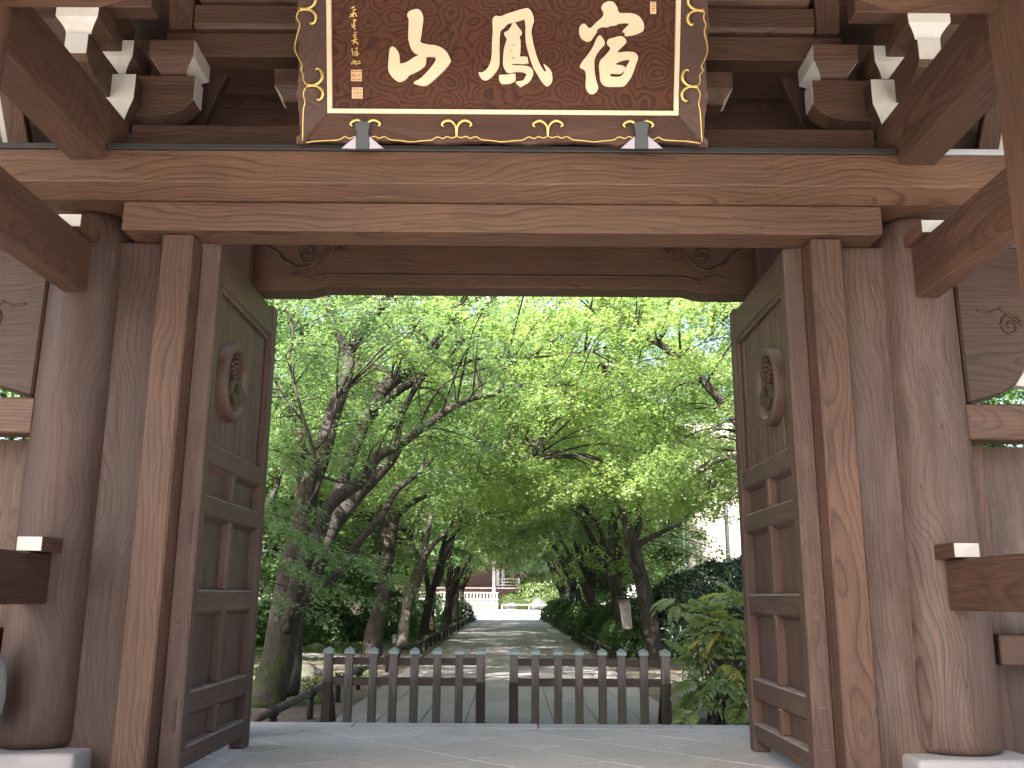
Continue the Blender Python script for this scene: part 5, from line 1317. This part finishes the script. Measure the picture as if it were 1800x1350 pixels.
# small garden lamp
lp = atz(693, 1144, GZ); lt = empty('garden_lamp', lp, 'small white and green garden lamp behind the left barrier, at the pale trunk', 'lamp')
def lathe(name, c, prof, mat, parent, n=14):
    vs = []; fs = []
    for r, z in prof:
        for k in range(n): a = 2 * PI * k / n; vs.append((c[0] + r * math.cos(a), c[1] + r * math.sin(a), c[2] + z))
    for i in range(len(prof) - 1):
        for k in range(n): fs.append((i * n + k, i * n + (k + 1) % n, (i + 1) * n + (k + 1) % n, (i + 1) * n + k))
    fs += [tuple(range(n - 1, -1, -1)), tuple((len(prof) - 1) * n + k for k in range(n))]
    b = MB(); b.add(vs, fs); return b.make(name, mat, parent, smooth=True)
lathe('lamp_pole', lp, [(.03, 0), (.025, .1), (.025, .22)], 'black_iron', lt)
lathe('lamp_glass', lp, [(.05, .22), (.07, .24), (.075, .36), (.06, .38)], 'white_paint', lt)
lathe('lamp_cap', lp, [(.11, .385), (.105, .42), (.07, .46), (.02, .485), (.012, .52)], 'copper_green', lt)

# ------------------------------------------------------------------ buildings beyond
wl_ = empty('garden_wall', (-6.5, 46, GZ), 'beige plaster garden wall seen between the left trunks', 'wall')
bx('wall_body', 'plaster_beige', wl_, -14, -5.2, 46, 46.3, GZ, GZ + 2.3, .01)
bx('wall_cap', 'roof_tile', wl_, -14.1, -5.1, 45.85, 46.45, GZ + 2.3, GZ + 2.42, .02)
cb_ = empty('concrete_building', (11, 40, GZ), 'grey beige concrete building with a flat entrance canopy behind the hedge at the right', 'building')
for k in range(6):
    x0 = 7.3 + k * .93
    for j in range(4):
        bx('wall_panel', 'concrete_wall', cb_, x0, x0 + .92, 38.0, 38.5, GZ + j * 2.2, GZ + j * 2.2 + 2.19, .006)
bx('canopy', 'dark_board', cb_, 8.15, 10.4, 36.4, 38.0, 2.75, 2.86, .01)
bx('doorway', 'glass_dark', cb_, 8.75, 9.6, 37.94, 38.0, GZ, 2.55, 0)
bx('pier', 'white_wall', cb_, 9.85, 10.25, 37.6, 38.0, GZ, 8, .01)
wb_ = empty('white_building', (9, 62, GZ), 'bright white building with a strip window, seen beside the thick maple trunk', 'building')
bx('wall', 'white_wall', wb_, 7.5, 16, 62, 70, GZ, 9.5, .02)
for k in range(4): bx('window', 'glass_dark', wb_, 8.6 + k * 1.35, 9.75 + k * 1.35, 61.96, 62.0, 4.1, 4.75, 0)
bx('window_hood', 'white_wall', wb_, 8.4, 14.2, 61.7, 62.0, 4.8, 4.88, 0)
pp = at(1281, 1000, 27.5)
tag(MB().tube([(pp.x, 27.5, GZ), (pp.x, 27.5, 3.6), (pp.x, 27.5, 4.2)], .06, 10).make('steel_pole', 'steel_pole', smooth=True), 'thin pale steel pole rising out of the hedge', 'pole')
pp = at(1202, 960, 34)
tag(MB().tube([(pp.x, 34, GZ), (pp.x, 34, 3.6), (pp.x, 34, 6.5)], .045, 8).make('steel_pole', 'steel_pole', smooth=True), 'thin dark pole in front of the white building', 'pole')
pp = at(1308, 900, 22)
tag(MB().tube([(pp.x + .05, 22, GZ), (pp.x + .05, 22, 4), (pp.x + .05, 22, 9)], .15, 12).make('utility_pole', 'concrete_wall', smooth=True), 'thick grey utility pole just beside the right door leaf', 'pole')

# temple hall at the far end
th = empty('temple_hall', (-3, 128, GZ), 'dark red temple hall with raised veranda at the end of the avenue', 'building')
def T(x_, y_, Y_=124): return at(x_, y_, Y_)
zf = T(870, 1034).z
bx('wall', 'temple_red', th, -16, 1.0, 128, 128.5, zf + .15, 7.5, .02)
bx('underfloor_wall', 'plaster_beige', th, -16, 1.5, 127, 127.3, GZ, zf - .3, .02)
bx('veranda_floor', 'temple_pale', th, -16, 2.3, 124.2, 128, zf - .10, zf + .12, .02)
bx('veranda_beam', 'temple_red', th, -16, 2.3, 124.5, 124.9, zf - .45, zf - .12, .02)
for x_ in (884, 862):
    q = T(x_, 1050); bx('veranda_post', 'temple_red', th, q.x - .14, q.x + .14, 124.6, 124.9, GZ + .3, zf - .46, .01)
q = T(868, 1030); bx('pale_pillar', 'temple_pale', th, q.x - .2, q.x + .2, 123.6, 124.0, .6, 6.5, .01)
for h_ in (.35, .75, 1.15): bx('handrail', 'temple_pale', th, T(872, 1000).x, T(913, 1000).x, 124.3, 124.4, zf + h_, zf + h_ + .1, 0)
q = T(912, 1030); bx('handrail_post', 'temple_pale', th, q.x - .1, q.x + .1, 124.2, 124.45, zf + .12, zf + 1.35, 0)
for x_ in (876, 882, 900): q = T(x_, 1020); bx('panel', 'white_wall' if x_ != 900 else 'temple_red', th, q.x - .35, q.x + .35, 127.9, 127.99, zf + .3, zf + 2.6, 0)
MB().prism([(-20, 120.5, 6.6), (-20, 133, 12.5), (-20, 133, 13), (-20, 120.5, 6.9)], (26, 0, 0)).make('roof', 'roof_tile', th)
sfence = empty('stone_fence', (T(852, 1068).x, 119.5, GZ), 'pale stone balustrade on a block base left of the plaza end', 'fence')
zb = at(850, 1056, 119.5).z
bx('base_wall', 'far_stone', sfence, -12, at(872, 1060, 119.5).x, 119.4, 120.2, GZ, zb, .02)
bx('end_pillar', 'temple_pale', sfence, at(871.5, 1060, 119.3).x, at(875.5, 1060, 119.3).x, 119.1, 119.4, GZ, zb - .1, .01)
for k in range(22):
    xx = at(875, 1050, 119.6).x - k * .42 - .1; bx('baluster', 'temple_pale', sfence, xx - .07, xx + .07, 119.6, 119.75, zb + .001, zb + 1.05, 0)
for h_ in (.15, .95): bx('rail', 'temple_pale', sfence, -12, at(876, 1050, 119.6).x, 119.62, 119.73, zb + h_, zb + h_ + .1, 0)
rl_ = empty('plaza_rail', (3, 117.5, GZ), 'thin white metal rail along the far edge of the plaza', 'rail')
zr = at(900, 1062, 117.5).z
bx('top_rail', 'temple_pale', rl_, at(882, 1062, 117.5).x, at(962, 1062, 117.5).x, 117.45, 117.53, zr - .1, zr, 0)
for x_ in (882, 930.5, 962): q = at(x_, 1065, 117.5); bx('post', 'temple_pale', rl_, q.x - .06, q.x + .06, 117.44, 117.54, GZ, zr - .101, 0)
def farbush(x_, Y_, w, h, lab, src=sC):
    q = at(x_, 1050, Y_); o = put(src, q.x, Y_, 1, x_, lab, 'clipped bushes at the plaza end', 'bush'); o.scale = (w, w, h); return o
farbush(898, 120.5, 1.25, 1.75, 'round clipped yellow green bush left of the two at the plaza end')
farbush(914, 119, 1.15, 1.1, 'low round clipped bush in front at the plaza end')
farbush(950, 125, 3.0, 4.3, 'large domed clipped bush behind the rock at the plaza end')
farbush(972, 122, 1.6, 2.4, 'clipped bush at the right end of the plaza rail')
farbush(937, 124, 1.6, 3.5, 'tall narrow clipped bush beside the flowering tree')
for (x_, Y_, r_, lab, sd_) in ((946, 118.6, (1.0, .7, .95), 'pale upright rock behind the plaza rail', 1.), (900, 118.3, (.9, .6, .65), 'low brown rock between the two clipped bushes', 3.)):
    q = at(x_, 1062, Y_); tag(rock('garden_rock', (q.x, Y_, GZ + r_[2] * .4), r_, 'far_rock', sd_), lab, 'rock')
q = at(918, 1030, 126)
ft = Tree('crape_myrtle', (q.x, 126, GZ), 'pink flowering crape myrtle in front of the temple hall', None)
ft.limb([(q.x, 126, GZ), (q.x + .3, 126, 2.5), (q.x - .5, 126, 4.3)], [.12, .1, .05]); ft.limb([(q.x + .3, 126, 2.), (q.x + 1.5, 126, 4.5)], [.08, .03])
random.seed(8)
for k in range(26): ft.pad((q.x + random.uniform(-2.2, 2.8), 125.5 + random.uniform(-1, 1), random.uniform(2.6, 5.8)), .8, .2, twig=False)
root = ft.done(50, .14, 'oval', 'leaf_maple_cool', .9)
pk = [(q.x + random.uniform(-2.4, 2.8), 124.4 + random.uniform(-.6, .4), random.uniform(2.0, 5.4)) for _ in range(16)]
Pp, Nn_, Zz = pad_leaves([(c, .34, .18, (0, -1, 0)) for c in pk], 120, .09, 1.)
place('blossom', leaves_mesh('blossom', Pp, Nn_, Zz, 'rhomb'), 'petal_pink', root)
